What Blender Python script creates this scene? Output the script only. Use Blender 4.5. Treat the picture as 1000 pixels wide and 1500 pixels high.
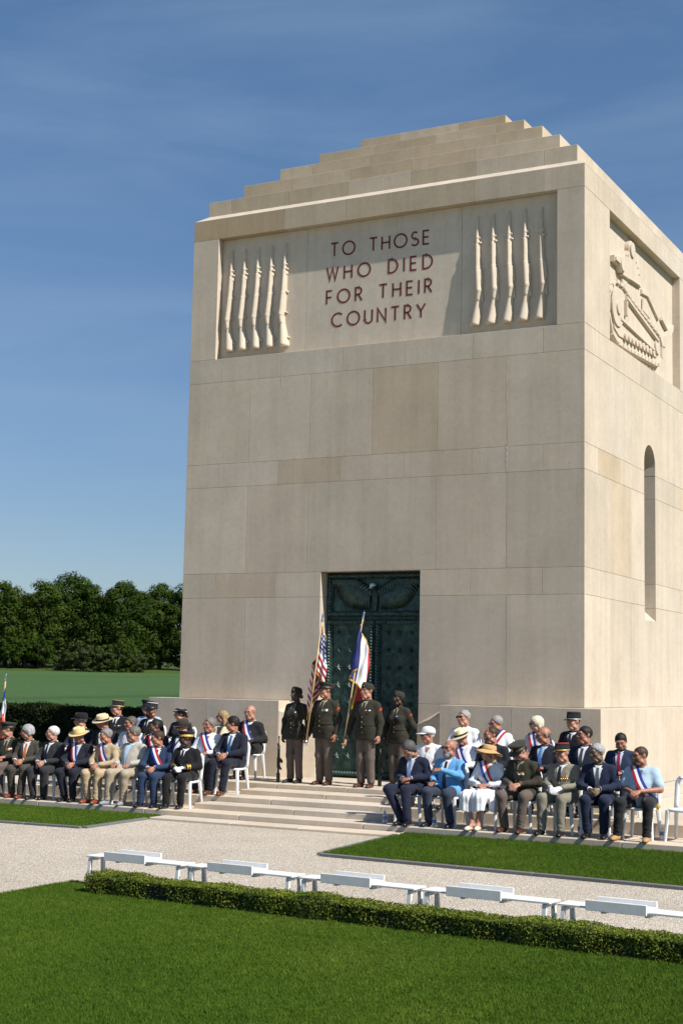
import bpy, bmesh, math, random
import numpy as np
from mathutils import Vector, Matrix, Euler, noise as mnoise

for o in list(bpy.data.objects):
    bpy.data.objects.remove(o, do_unlink=True)
SC = bpy.context.scene
COL = SC.collection
R = math.radians
PI = math.pi
random.seed(11)
RNG = np.random.default_rng(7)

# ------------------------------------------------------------------ camera
CAM_LOC = (8.149, -24.612, 2.252)
CAM_YAW, CAM_PITCH, CAM_ROLL = -0.4863, 0.1175, 0.0202
cam_d = bpy.data.cameras.new('camera')
cam = bpy.data.objects.new('camera', cam_d)
COL.objects.link(cam)
cam_d.sensor_fit = 'VERTICAL'
cam_d.sensor_height = 36.0
cam_d.lens = 36.0 * 2130.7 / 1500.0
cam_d.clip_start = 0.1
cam_d.clip_end = 9000
_f = Vector((math.sin(CAM_YAW) * math.cos(CAM_PITCH), math.cos(CAM_YAW) * math.cos(CAM_PITCH), math.sin(CAM_PITCH)))
_r = Vector((math.cos(CAM_YAW), -math.sin(CAM_YAW), 0))
_u = _r.cross(_f)
_r2 = _r * math.cos(CAM_ROLL) + _u * math.sin(CAM_ROLL)
_u2 = _u * math.cos(CAM_ROLL) - _r * math.sin(CAM_ROLL)
cam.matrix_world = Matrix(((_r2.x, _u2.x, -_f.x, CAM_LOC[0]), (_r2.y, _u2.y, -_f.y, CAM_LOC[1]),
                           (_r2.z, _u2.z, -_f.z, CAM_LOC[2]), (0, 0, 0, 1)))
SC.camera = cam

# ------------------------------------------------------------------ sky, sun, exposure
SUN_DIR = Vector((5.1, -1.0, 5.3)).normalized()          # from the place towards the sun
SUN_EL = math.asin(SUN_DIR.z)
SUN_AZ = math.atan2(SUN_DIR.x, SUN_DIR.y)
SUN_STRENGTH = 5.0
SKY_STRENGTH = 0.075
EXPOSURE = 0.38
w = bpy.data.worlds.new('World')
SC.world = w
w.use_nodes = True
nt = w.node_tree
nt.nodes.clear()
out = nt.nodes.new('ShaderNodeOutputWorld')
bg = nt.nodes.new('ShaderNodeBackground')
sky = nt.nodes.new('ShaderNodeTexSky')
sky.sky_type = 'NISHITA'
sky.sun_disc = False
sky.sun_elevation = SUN_EL
sky.sun_rotation = SUN_AZ
sky.altitude = 100
sky.air_density = 1.0
sky.dust_density = 0.25
sky.ozone_density = 1.9
# thin high cirrus: streaks of noise over the direction of view
tc = nt.nodes.new('ShaderNodeTexCoord')
mp = nt.nodes.new('ShaderNodeMapping')
mp.inputs['Rotation'].default_value = (0.55, 0.62, 0.45)
mp.inputs['Scale'].default_value = (1.1, 2.6, 9.0)
n1 = nt.nodes.new('ShaderNodeTexNoise')
n1.inputs['Scale'].default_value = 1.6
n1.inputs['Detail'].default_value = 7
n1.inputs['Roughness'].default_value = 0.58
n1.inputs['Distortion'].default_value = 0.5
cr = nt.nodes.new('ShaderNodeValToRGB')
cr.color_ramp.elements[0].position = 0.42
cr.color_ramp.elements[0].color = (0, 0, 0, 1)
cr.color_ramp.elements[1].position = 0.85
cr.color_ramp.elements[1].color = (0.24, 0.24, 0.24, 1)
mx = nt.nodes.new('ShaderNodeMix')
mx.data_type = 'RGBA'
mx.inputs['B'].default_value = (6.0, 6.6, 7.4, 1)
nt.links.new(tc.outputs['Generated'], mp.inputs['Vector'])
nt.links.new(mp.outputs['Vector'], n1.inputs['Vector'])
nt.links.new(n1.outputs['Fac'], cr.inputs['Fac'])
nt.links.new(cr.outputs['Color'], mx.inputs['Factor'])
nt.links.new(sky.outputs['Color'], mx.inputs['A'])
# the air near the horizon is a little duller than clear-air theory says
sxyz = nt.nodes.new('ShaderNodeSeparateXYZ')
nt.links.new(tc.outputs['Generated'], sxyz.inputs['Vector'])
hz = nt.nodes.new('ShaderNodeValToRGB')
hz.color_ramp.elements[0].position = 0.0
hz.color_ramp.elements[0].color = (0.64, 0.68, 0.80, 1)
hz.color_ramp.elements[1].position = 0.42
hz.color_ramp.elements[1].color = (0.84, 1.02, 1.14, 1)
nt.links.new(sxyz.outputs['Z'], hz.inputs['Fac'])
mh = nt.nodes.new('ShaderNodeMix')
mh.data_type = 'RGBA'
mh.blend_type = 'MULTIPLY'
mh.inputs['Factor'].default_value = 1.0
nt.links.new(mx.outputs['Result'], mh.inputs['A'])
nt.links.new(hz.outputs['Color'], mh.inputs['B'])
nt.links.new(mh.outputs['Result'], bg.inputs['Color'])
bg.inputs['Strength'].default_value = SKY_STRENGTH
nt.links.new(bg.outputs['Background'], out.inputs['Surface'])

sun_d = bpy.data.lights.new('sun', 'SUN')
sun_d.energy = SUN_STRENGTH
sun_d.angle = R(0.53)
sun_d.color = (1.0, 0.945, 0.86)
sun = bpy.data.objects.new('sun', sun_d)
COL.objects.link(sun)
sun.rotation_euler = SUN_DIR.to_track_quat('Z', 'Y').to_euler()
sun.location = (20, -10, 30)
SC.view_settings.view_transform = 'Standard'
SC.view_settings.look = 'None'
SC.view_settings.exposure = EXPOSURE
SC.view_settings.gamma = 1
SC.view_settings.use_curve_mapping = False

# ------------------------------------------------------------------ materials
MATS = {}


def mat_new(name):
    m = bpy.data.materials.new(name)
    m.use_nodes = True
    t = m.node_tree
    b = t.nodes['Principled BSDF']
    return m, t, b


def node(t, typ, **kw):
    n = t.nodes.new(typ)
    for k, v in kw.items():
        if k in n.inputs:
            n.inputs[k].default_value = v
        else:
            setattr(n, k, v)
    return n


def ramp(t, src, stops):
    n = t.nodes.new('ShaderNodeValToRGB')
    e = n.color_ramp.elements
    while len(e) < len(stops):
        e.new(0.5)
    for i, (p, c) in enumerate(stops):
        e[i].position = p
        e[i].color = (*c, 1) if len(c) == 3 else c
    t.links.new(src, n.inputs['Fac'])
    return n


def mixc(t, fac, a, b, mode='MIX'):
    n = t.nodes.new('ShaderNodeMix')
    n.data_type = 'RGBA'
    n.blend_type = mode
    for v, s in ((fac, 'Factor'), (a, 'A'), (b, 'B')):
        if hasattr(v, 'is_output'):
            t.links.new(v, n.inputs[s])
        elif isinstance(v, (int, float)):
            n.inputs[s].default_value = v
        else:
            n.inputs[s].default_value = (*v, 1)
    return n.outputs['Result']


def bump(t, b, h, strength, dist):
    n = t.nodes.new('ShaderNodeBump')
    n.inputs['Strength'].default_value = strength
    n.inputs['Distance'].default_value = dist
    t.links.new(h, n.inputs['Height'])
    t.links.new(n.outputs['Normal'], b.inputs['Normal'])


def objvec(t, scale=(1, 1, 1)):
    tcn = t.nodes.new('ShaderNodeTexCoord')
    m = t.nodes.new('ShaderNodeMapping')
    m.inputs['Scale'].default_value = scale
    t.links.new(tcn.outputs['Object'], m.inputs['Vector'])
    return m.outputs['Vector']


def geovec(t, scale=(1, 1, 1)):
    g = t.nodes.new('ShaderNodeNewGeometry')
    m = t.nodes.new('ShaderNodeMapping')
    m.inputs['Scale'].default_value = scale
    t.links.new(g.outputs['Position'], m.inputs['Vector'])
    return m.outputs['Vector']


def noise_n(t, vec, scale, detail=4, rough=0.55, dist=0.0):
    n = t.nodes.new('ShaderNodeTexNoise')
    n.inputs['Scale'].default_value = scale
    n.inputs['Detail'].default_value = detail
    n.inputs['Roughness'].default_value = rough
    n.inputs['Distortion'].default_value = dist
    t.links.new(vec, n.inputs['Vector'])
    return n.outputs['Fac']


def stone_mat(name, base, contrast=1.0, pits=True, rough_bump=0.25, streak=True):
    """limestone: object colour gives each block its own tint"""
    m, t, b = mat_new(name)
    v = geovec(t)
    oi = t.nodes.new('ShaderNodeObjectInfo')
    n1 = noise_n(t, v, 0.9, 5, 0.6)
    n2 = noise_n(t, v, 9.0, 4, 0.65)
    n3 = noise_n(t, v, 120.0, 3, 0.7)
    base1 = tuple(c * (1 - 0.10 * contrast) for c in base)
    base2 = tuple(min(1, c * (1 + 0.08 * contrast)) for c in base)
    c1 = ramp(t, n1, [(0.3, base1), (0.7, base2)]).outputs['Color']
    c2 = ramp(t, n2, [(0.35, (0.95, 0.945, 0.93)), (0.65, (1.03, 1.025, 1.02))]).outputs['Color']
    c = mixc(t, 1.0, c1, c2, 'MULTIPLY')
    c3 = ramp(t, n3, [(0.3, (0.91, 0.91, 0.91)), (0.6, (1.03, 1.03, 1.03))]).outputs['Color']
    c = mixc(t, 1.0, c, c3, 'MULTIPLY')
    if streak:   # rain streaks: stretched in z
        vs = geovec(t, (4.5, 4.5, 0.22))
        ns = noise_n(t, vs, 1.0, 5, 0.6)
        cs = ramp(t, ns, [(0.34, (0.90, 0.89, 0.87)), (0.56, (1, 1, 1)), (0.80, (1.03, 1.03, 1.035))]).outputs['Color']
        c = mixc(t, 0.75, c, cs, 'MULTIPLY')
    if pits:
        vo = t.nodes.new('ShaderNodeTexVoronoi')
        vo.inputs['Scale'].default_value = 5.5
        t.links.new(v, vo.inputs['Vector'])
        nd = noise_n(t, v, 2.3, 2)
        md = t.nodes.new('ShaderNodeMath')
        md.operation = 'MULTIPLY'
        t.links.new(nd, md.inputs[0])
        md.inputs[1].default_value = 0.10
        lt = t.nodes.new('ShaderNodeMath')
        lt.operation = 'LESS_THAN'
        t.links.new(vo.outputs['Distance'], lt.inputs[0])
        t.links.new(md.outputs[0], lt.inputs[1])
        pm = t.nodes.new('ShaderNodeMath')
        pm.operation = 'MULTIPLY'
        t.links.new(lt.outputs[0], pm.inputs[0])
        pm.inputs[1].default_value = 0.55
        c = mixc(t, pm.outputs[0], c, (0.12, 0.095, 0.07))
    c = mixc(t, 1.0, c, oi.outputs['Color'], 'MULTIPLY')
    t.links.new(c, b.inputs['Base Color'])
    b.inputs['Roughness'].default_value = 0.9
    b.inputs['Specular IOR Level'].default_value = 0.2
    bump(t, b, n3, rough_bump, 0.004)
    return m


def plain(name, col, rough=0.6, metal=0.0, nscale=0, amount=0.15, spec=0.5, bumpd=0.0, sheen=0.0):
    if name in MATS:
        return MATS[name]
    m, t, b = mat_new(name)
    if nscale:
        v = objvec(t)
        n = noise_n(t, v, nscale, 4, 0.6)
        c = ramp(t, n, [(0.3, tuple(x * (1 - amount) for x in col)), (0.7, tuple(min(1, x * (1 + amount)) for x in col))])
        t.links.new(c.outputs['Color'], b.inputs['Base Color'])
        if bumpd:
            bump(t, b, n, 0.5, bumpd)
    else:
        b.inputs['Base Color'].default_value = (*col, 1)
    b.inputs['Roughness'].default_value = rough
    b.inputs['Metallic'].default_value = metal
    b.inputs['Specular IOR Level'].default_value = spec
    if sheen:
        b.inputs['Sheen Weight'].default_value = sheen
    MATS[name] = m
    return m


def cloth(col, rough=0.88):
    key = 'cloth_%.3f_%.3f_%.3f' % col
    if key in MATS:
        return MATS[key]
    m, t, b = mat_new(key)
    v = objvec(t)
    vs = objvec(t, (1, 1, 0.55))
    n = noise_n(t, vs, 11, 3, 0.55, 0.8)
    nf = noise_n(t, v, 90, 3, 0.6)
    c = ramp(t, nf, [(0.3, tuple(x * 0.86 for x in col)), (0.7, tuple(min(1, x * 1.1 + 0.001) for x in col))])
    t.links.new(c.outputs['Color'], b.inputs['Base Color'])
    b.inputs['Roughness'].default_value = rough
    b.inputs['Specular IOR Level'].default_value = 0.25
    b.inputs['Sheen Weight'].default_value = 0.08
    bump(t, b, n, 0.35, 0.02)
    MATS[key] = m
    return m


def skin(col):
    key = 'skin_%.2f_%.2f' % (col[0], col[1])
    if key in MATS:
        return MATS[key]
    m, t, b = mat_new(key)
    v = objvec(t)
    n = noise_n(t, v, 22, 3, 0.5)
    c = ramp(t, n, [(0.3, (col[0] * 0.93, col[1] * 0.86, col[2] * 0.84)), (0.7, (min(1, col[0] * 1.05), col[1] * 1.05, col[2] * 1.05))])
    t.links.new(c.outputs['Color'], b.inputs['Base Color'])
    b.inputs['Roughness'].default_value = 0.52
    b.inputs['Subsurface Weight'].default_value = 0.08
    b.inputs['Subsurface Radius'].default_value = (0.01, 0.004, 0.002)
    MATS[key] = m
    return m


# ------------------------------------------------------------------ object helpers
def setp(o, label=None, cat=None, group=None, kind=None):
    if label:
        o['label'] = label
    if cat:
        o['category'] = cat
    if group:
        o['group'] = group
    if kind:
        o['kind'] = kind
    return o


def empty(name, loc=(0, 0, 0), rz=0.0, parent=None):
    o = bpy.data.objects.new(name, None)
    COL.objects.link(o)
    o.location = loc
    o.rotation_euler = (0, 0, rz)
    o.empty_display_size = 0.2
    if parent:
        o.parent = parent
    return o


def mesh_from(name, V, F, mats, fm=None, smooth=False):
    me = bpy.data.meshes.new(name)
    V = np.asarray(V, float).reshape(-1, 3)
    if isinstance(F, np.ndarray):
        F = F.tolist()
    me.from_pydata(V.tolist(), [], F)
    if not isinstance(mats, (list, tuple)):
        mats = [mats]
    for m in mats:
        me.materials.append(m)
    if fm is not None:
        me.polygons.foreach_set('material_index', np.asarray(fm, np.int32))
    if smooth:
        me.polygons.foreach_set('use_smooth', np.ones(len(me.polygons), bool))
    me.update()
    return me


def link(name, me, parent=None, loc=None, rot=None, scale=None):
    o = bpy.data.objects.new(name, me)
    COL.objects.link(o)
    if parent:
        o.parent = parent
    if loc is not None:
        o.location = loc
    if rot is not None:
        o.rotation_euler = rot
    if scale is not None:
        o.scale = scale
    return o


class MB:
    def __init__(s):
        s.v, s.f, s.m = [], [], []

    def add(s, V, F, mi=0):
        n = len(s.v)
        s.v += [tuple(p) for p in V]
        s.f += [tuple(i + n for i in f) for f in F]
        s.m += [mi] * len(F)

    def box(s, x0, x1, y0, y1, z0, z1, mi=0, ch=0.0, M=None):
        if ch <= 0:
            V = [(x, y, z) for x in (x0, x1) for y in (y0, y1) for z in (z0, z1)]
            F = [(0, 1, 3, 2), (4, 6, 7, 5), (0, 4, 5, 1), (2, 3, 7, 6), (0, 2, 6, 4), (1, 5, 7, 3)]
        else:
            c = min(ch, (x1 - x0) * .45, (y1 - y0) * .45, (z1 - z0) * .45)
            bm = bmesh.new()
            r = bmesh.ops.create_cube(bm, size=1)
            for vv in bm.verts:
                vv.co = Vector(((x0 + x1) / 2 + vv.co.x * (x1 - x0), (y0 + y1) / 2 + vv.co.y * (y1 - y0), (z0 + z1) / 2 + vv.co.z * (z1 - z0)))
            bmesh.ops.bevel(bm, geom=list(bm.edges), offset=c, segments=1, affect='EDGES')
            bm.verts.index_update()
            V = [tuple(v.co) for v in bm.verts]
            F = [tuple(v.index for v in f.verts) for f in bm.faces]
            bm.free()
        if M is not None:
            V = [tuple(M @ Vector(p)) for p in V]
        s.add(V, F, mi)

    def prism(s, poly, axis, a0, a1, mi=0):
        """poly: 2D points; axis 'x': poly is (y,z); 'y': poly is (x,z); 'z': (x,y)"""
        n = len(poly)

        def mk(p, a):
            return (a, p[0], p[1]) if axis == 'x' else ((p[0], a, p[1]) if axis == 'y' else (p[0], p[1], a))
        V = [mk(p, a0) for p in poly] + [mk(p, a1) for p in poly]
        F = [tuple(range(n)), tuple(range(2 * n - 1, n - 1, -1))]
        F += [(i, i + n, (i + 1) % n + n, (i + 1) % n) for i in range(n)]
        s.add(V, F, mi)

    def tube(s, pts, rad, seg=8, ref=(0, 0, 1), mi=0, caps=True):
        pts = [Vector(p) for p in pts]
        n = len(pts)
        if not isinstance(rad, (list, tuple)):
            rad = [rad] * n
        base = len(s.v)
        V = []
        for i, p in enumerate(pts):
            t = (pts[min(i + 1, n - 1)] - pts[max(i - 1, 0)]).normalized()
            r = Vector(ref)
            if abs(r.dot(t)) > 0.95:
                r = Vector((1, 0, 0)) if abs(t.x) < .9 else Vector((0, 1, 0))
            a = (r - t * r.dot(t)).normalized()
            b = t.cross(a)
            ra, rb = rad[i] if isinstance(rad[i], (list, tuple)) else (rad[i], rad[i])
            for k in range(seg):
                an = 2 * PI * k / seg
                V.append(p + a * math.cos(an) * ra + b * math.sin(an) * rb)
        F = []
        for i in range(n - 1):
            for k in range(seg):
                k2 = (k + 1) % seg
                F.append((i * seg + k, i * seg + k2, (i + 1) * seg + k2, (i + 1) * seg + k))
        if caps:
            F.append(tuple(range(seg - 1, -1, -1)))
            F.append(tuple((n - 1) * seg + k for k in range(seg)))
        s.add(V, F, mi)

    def lathe(s, prof, seg=20, a=1.0, b=1.0, c=(0, 0, 0), mi=0, close=True):
        V, F = [], []
        for r, z in prof:
            for k in range(seg):
                an = 2 * PI * k / seg
                V.append((c[0] + r * a * math.cos(an), c[1] + r * b * math.sin(an), c[2] + z))
        n = len(prof)
        for i in range(n - 1):
            for k in range(seg):
                k2 = (k + 1) % seg
                F.append((i * seg + k, i * seg + k2, (i + 1) * seg + k2, (i + 1) * seg + k))
        if close:
            F.append(tuple(range(seg - 1, -1, -1)))
            F.append(tuple((n - 1) * seg + k for k in range(seg)))
        s.add(V, F, mi)

    def xf(s, M):
        s.v = [tuple(M @ Vector(p)) for p in s.v]
        return s

    def mesh(s, name, mats, smooth=False):
        return mesh_from(name, s.v, s.f, mats, s.m, smooth)

    def build(s, name, mats, parent=None, smooth=False, loc=None, rot=None):
        return link(name, s.mesh(name, mats, smooth), parent, loc, rot)


# ------------------------------------------------------------------ signed distance shapes -> smooth meshes
def cap(A, B, ra, rb=None, s=(1, 1, 1), op='u'):
    return ('cap', np.array(A, float), np.array(B, float), ra, ra if rb is None else rb, np.array(s, float), op)


def ell(C, r, op='u'):
    return ('ell', np.array(C, float), np.array(r, float), op)


def prim_eval(p, P):
    if p[0] == 'cap':
        _, A, B, ra, rb, s, op = p
        q = (P - A) * s
        d = (B - A) * s
        L = max(float(d @ d), 1e-9)
        h = np.clip((q @ d) / L, 0, 1)
        dd = np.linalg.norm(q - h[..., None] * d, axis=-1) - (ra + (rb - ra) * h)
        if op in ('fe', 'fs'):      # cloth limb: creases gather at one end ('fe') or the start ('fs')
            wgt = (h if op == 'fe' else 1 - h) ** 2.2
            ph = float(A[0] * 31 + A[2] * 17)
            dd = dd + .0062 * wgt * np.sin(h * L ** .5 / .062 * 6.283 + ph + 2.2 * np.sin((q @ np.array((17., 23., 11.))) + ph))
        return dd
    _, C, r, op = p
    q = (P - C) / r
    k = np.linalg.norm(q, axis=-1)
    return (k - 1) * float(r.min())


def prim_box(p, m):
    if p[0] == 'cap':
        _, A, B, ra, rb, s, op = p
        r = max(ra, rb) / s + m
        return np.minimum(A, B) - r, np.maximum(A, B) + r
    return p[1] - p[2] - m, p[1] + p[2] + m


def sdf_eval(prims, P, k=0.03):
    F = np.full(P.shape[:-1], 1.0)
    for p in prims:
        d = prim_eval(p, P)
        if p[-1] == 's':
            F = np.maximum(F, -d)
        else:
            h = np.maximum(k - np.abs(F - d), 0) / k
            F = np.minimum(F, d) - h * h * k * 0.25
    return F


def sdf_mesh(prims, vox, k=0.03, post=None, fold=0.0, seed=0):
    los, his = zip(*[prim_box(p, 0.0) for p in prims if p[-1] != 's'])
    lo = np.min(los, 0) - 3 * vox
    hi = np.max(his, 0) + 3 * vox
    n = np.maximum(np.ceil((hi - lo) / vox).astype(int) + 1, 4)
    ax = [lo[i] + np.arange(n[i]) * vox for i in range(3)]
    F = np.full(tuple(n), 0.3)
    for p in prims:
        a, b = prim_box(p, k + 3 * vox)
        i0 = np.clip(np.floor((a - lo) / vox).astype(int), 0, n)
        i1 = np.clip(np.ceil((b - lo) / vox).astype(int) + 1, 0, n)
        if (i1 <= i0).any():
            continue
        sl = tuple(slice(i0[j], i1[j]) for j in range(3))
        P = np.stack(np.meshgrid(ax[0][sl[0]], ax[1][sl[1]], ax[2][sl[2]], indexing='ij'), -1)
        d = prim_eval(p, P)
        f = F[sl]
        if p[-1] == 's':
            F[sl] = np.maximum(f, -d)
        else:
            h = np.maximum(k - np.abs(f - d), 0) / k
            F[sl] = np.minimum(f, d) - h * h * k * 0.25
    if post or fold:
        P = np.stack(np.meshgrid(*ax, indexing='ij'), -1)
        if post:
            F = post(F, P)
        if fold:
            rg = np.random.default_rng(seed)
            g = np.zeros(F.shape)
            for _ in range(5):
                dv = rg.normal(size=3)
                dv[2] *= 1.5
                dv /= np.linalg.norm(dv)
                fr = rg.uniform(30, 75)
                g += np.sin(P @ dv * fr + rg.uniform(0, 6.28) + 1.5 * np.sin(P @ rg.normal(size=3) * 9))
            F = F + fold * g * 0.4
    F[0], F[-1], F[:, 0], F[:, -1], F[:, :, 0], F[:, :, -1] = 1, 1, 1, 1, 1, 1
    return surface_nets(F, lo, vox)


def surface_nets(F, lo, vox):
    S = F < 0
    n = F.shape
    c = np.zeros((n[0] - 1, n[1] - 1, n[2] - 1), np.int8)
    for i in (0, 1):
        for j in (0, 1):
            for k in (0, 1):
                c += S[i:n[0] - 1 + i, j:n[1] - 1 + j, k:n[2] - 1 + k]
    act = (c > 0) & (c < 8)
    idx = np.full(act.shape, -1, np.int64)
    A = np.argwhere(act)
    idx[act] = np.arange(len(A))
    acc = np.zeros((len(A), 3))
    cnt = np.zeros(len(A))
    corners = [(i, j, k) for i in (0, 1) for j in (0, 1) for k in (0, 1)]
    for a in corners:
        for d in range(3):
            if a[d]:
                continue
            b = list(a)
            b[d] = 1
            fa = F[A[:, 0] + a[0], A[:, 1] + a[1], A[:, 2] + a[2]]
            fb = F[A[:, 0] + b[0], A[:, 1] + b[1], A[:, 2] + b[2]]
            x = (fa < 0) != (fb < 0)
            t = np.where(x, fa / np.where(x, fa - fb, 1), 0)
            pt = np.zeros((len(A), 3)) + np.array(a)
            pt[:, d] += t
            acc += np.where(x[:, None], pt, 0)
            cnt += x
    V = lo + (A + acc / np.maximum(cnt, 1)[:, None]) * vox
    Q = []
    for d in range(3):
        e1, e2 = (d + 1) % 3, (d + 2) % 3
        sl0 = [slice(1, n[i] - 1) for i in range(3)]
        sl1 = [slice(1, n[i] - 1) for i in range(3)]
        sl0[d] = slice(0, n[d] - 1)
        sl1[d] = slice(1, n[d])
        a, b = S[tuple(sl0)], S[tuple(sl1)]
        E = np.argwhere(a != b)
        if not len(E):
            continue
        flip = a[E[:, 0], E[:, 1], E[:, 2]]
        base = E.copy()
        base[:, e1] += 1
        base[:, e2] += 1
        q = []
        for (o1, o2) in ((-1, -1), (0, -1), (0, 0), (-1, 0)):
            cc = base.copy()
            cc[:, e1] += o1
            cc[:, e2] += o2
            q.append(idx[cc[:, 0], cc[:, 1], cc[:, 2]])
        q = np.stack(q, 1)
        q = np.where(flip[:, None], q, q[:, ::-1])
        Q.append(q)
    Q = np.concatenate(Q) if Q else np.zeros((0, 4), int)
    Q = Q[(Q >= 0).all(1)]
    return V, Q


def xform(V, M):
    M = np.array(M)
    return V @ M[:3, :3].T + M[:3, 3]

# ================================================================== THE SETTING
def grass_mat(name, c0, c1, c2, patch=0.6, wear=None):
    m, t, b = mat_new(name)
    v = geovec(t)
    n1 = noise_n(t, v, patch, 6, 0.72)
    n2 = noise_n(t, v, 14, 4, 0.7)
    c = ramp(t, n1, [(0.30, c0), (0.52, c1), (0.72, c2)]).outputs['Color']
    k = ramp(t, n2, [(0.3, (0.75, 0.78, 0.7)), (0.7, (1.15, 1.12, 1.1))]).outputs['Color']
    c = mixc(t, 1.0, c, k, 'MULTIPLY')
    if wear:
        oi = t.nodes.new('ShaderNodeObjectInfo')
        rr = ramp(t, oi.outputs['Random'], [(0.0, (0.85, 0.88, 0.8)), (0.55, (1, 1, 1)), (0.92, (1.12, 1.08, 0.95)), (1.0, (1.7, 1.35, 1.1))]).outputs['Color']
        c = mixc(t, 1.0, c, rr, 'MULTIPLY')
    t.links.new(c, b.inputs['Base Color'])
    b.inputs['Roughness'].default_value = 0.75
    b.inputs['Specular IOR Level'].default_value = 0.12
    if wear:
        b.inputs['Subsurface Weight'].default_value = 0.0
    bump(t, b, n2, 0.6, 0.03)
    return m


M_LAWN = grass_mat('lawn_soil', (0.026, 0.058, 0.008), (0.038, 0.076, 0.010), (0.054, 0.088, 0.014))
M_BLADE = grass_mat('grass_blades', (0.048, 0.100, 0.009), (0.072, 0.132, 0.012), (0.115, 0.165, 0.022), 0.32, True)

# wheat field: blue-green, faint tram lines and combed streaks
M_FIELD, t, b = mat_new('young_wheat')
v = geovec(t)
n1 = noise_n(t, v, 0.035, 5, 0.6)
n2 = noise_n(t, geovec(t, (0.35, 1.6, 1)), 0.5, 5, 0.7)
n3 = noise_n(t, v, 2.2, 6, 0.8)
c = ramp(t, n1, [(0.3, (0.062, 0.124, 0.040)), (0.7, (0.080, 0.148, 0.050))]).outputs['Color']
c = mixc(t, 1.0, c, ramp(t, n2, [(0.3, (0.80, 0.83, 0.8)), (0.7, (1.10, 1.10, 1.08))]).outputs['Color'], 'MULTIPLY')
c = mixc(t, 1.0, c, ramp(t, n3, [(0.32, (0.48, 0.53, 0.46)), (0.68, (1.20, 1.15, 1.1))]).outputs['Color'], 'MULTIPLY')
wv = t.nodes.new('ShaderNodeTexWave')
wv.inputs['Scale'].default_value = 0.014
wv.inputs['Distortion'].default_value = 0.6
wv.inputs['Detail'].default_value = 1
t.links.new(geovec(t, (0.35, 1, 1)), wv.inputs['Vector'])
c = mixc(t, 1.0, c, ramp(t, wv.outputs['Fac'], [(0.0, (0.72, 0.76, 0.7)), (0.02, (1, 1, 1))]).outputs['Color'], 'MULTIPLY')
t.links.new(c, b.inputs['Base Color'])
b.inputs['Roughness'].default_value = 0.8
b.inputs['Specular IOR Level'].default_value = 0.15
bump(t, b, n3, 0.8, 0.15)
M_MEADOW = grass_mat('meadow_grass', (0.052, 0.085, 0.018), (0.064, 0.098, 0.022), (0.080, 0.110, 0.028), 0.05)


def terrain_z(r):
    return float(np.interp(r, [0, 36, 60, 120, 255, 285, 420, 700, 6000], [-0.03, -0.03, 0.25, 1.25, 3.45, 4.7, 7.5, 3, -20]))


def ring_sheet(name, radii, mat, nseg=96):
    V, F = [], []
    for r in radii:
        if r == 0:
            V.append((0, 0, terrain_z(0)))
            continue
        for k in range(nseg):
            a = 2 * PI * k / nseg
            V.append((r * math.cos(a), r * math.sin(a), terrain_z(r)))
    off = 1 if radii[0] == 0 else 0
    if off:
        for k in range(nseg):
            F.append((0, 1 + k, 1 + (k + 1) % nseg))
    nr = len(radii) - off
    for i in range(nr - 1):
        for k in range(nseg):
            k2 = (k + 1) % nseg
            F.append((off + i * nseg + k, off + (i + 1) * nseg + k, off + (i + 1) * nseg + k2, off + i * nseg + k2))
    return setp(link(name, mesh_from(name, V, F, mat)), kind='structure')


ring_sheet('ground', [0, 10, 24, 36], M_LAWN)
ring_sheet('field', [36, 45, 60, 80, 105, 140, 180, 220, 255], M_FIELD)
ring_sheet('meadow', [255, 270, 285, 340, 420, 560, 700, 1500, 3000, 6000], M_MEADOW)

# gravel court
M_GRAVEL, t, b = mat_new('washed_gravel')
v = geovec(t)
vo = t.nodes.new('ShaderNodeTexVoronoi')
vo.inputs['Scale'].default_value = 75
t.links.new(v, vo.inputs['Vector'])
n1 = noise_n(t, v, 0.5, 5, 0.6)
n2 = noise_n(t, v, 70, 4, 0.8)
sp = t.nodes.new('ShaderNodeSeparateColor')
t.links.new(vo.outputs['Color'], sp.inputs['Color'])
c = ramp(t, sp.outputs['Red'], [(0.0, (0.26, 0.215, 0.17)), (0.25, (0.42, 0.365, 0.295)), (0.6, (0.53, 0.47, 0.39)), (0.9, (0.65, 0.59, 0.51)), (1.0, (0.76, 0.72, 0.66))]).outputs['Color']
c = mixc(t, 1.0, c, ramp(t, n1, [(0.35, (0.90, 0.89, 0.87)), (0.65, (1.04, 1.04, 1.03))]).outputs['Color'], 'MULTIPLY')
c = mixc(t, 1.0, c, ramp(t, n2, [(0.3, (0.82, 0.81, 0.80)), (0.62, (1.13, 1.13, 1.12))]).outputs['Color'], 'MULTIPLY')
t.links.new(c, b.inputs['Base Color'])
b.inputs['Roughness'].default_value = 0.9
b.inputs['Specular IOR Level'].default_value = 0.2
bump(t, b, vo.outputs['Distance'], 0.9, 0.012)
g = MB()
g.add([(-40, -40, 0), (40, -40, 0), (40, -4.0, 0), (-40, -4.0, 0)], [(0, 1, 2, 3)])
setp(g.build('gravel_court', M_GRAVEL), kind='structure')


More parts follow.
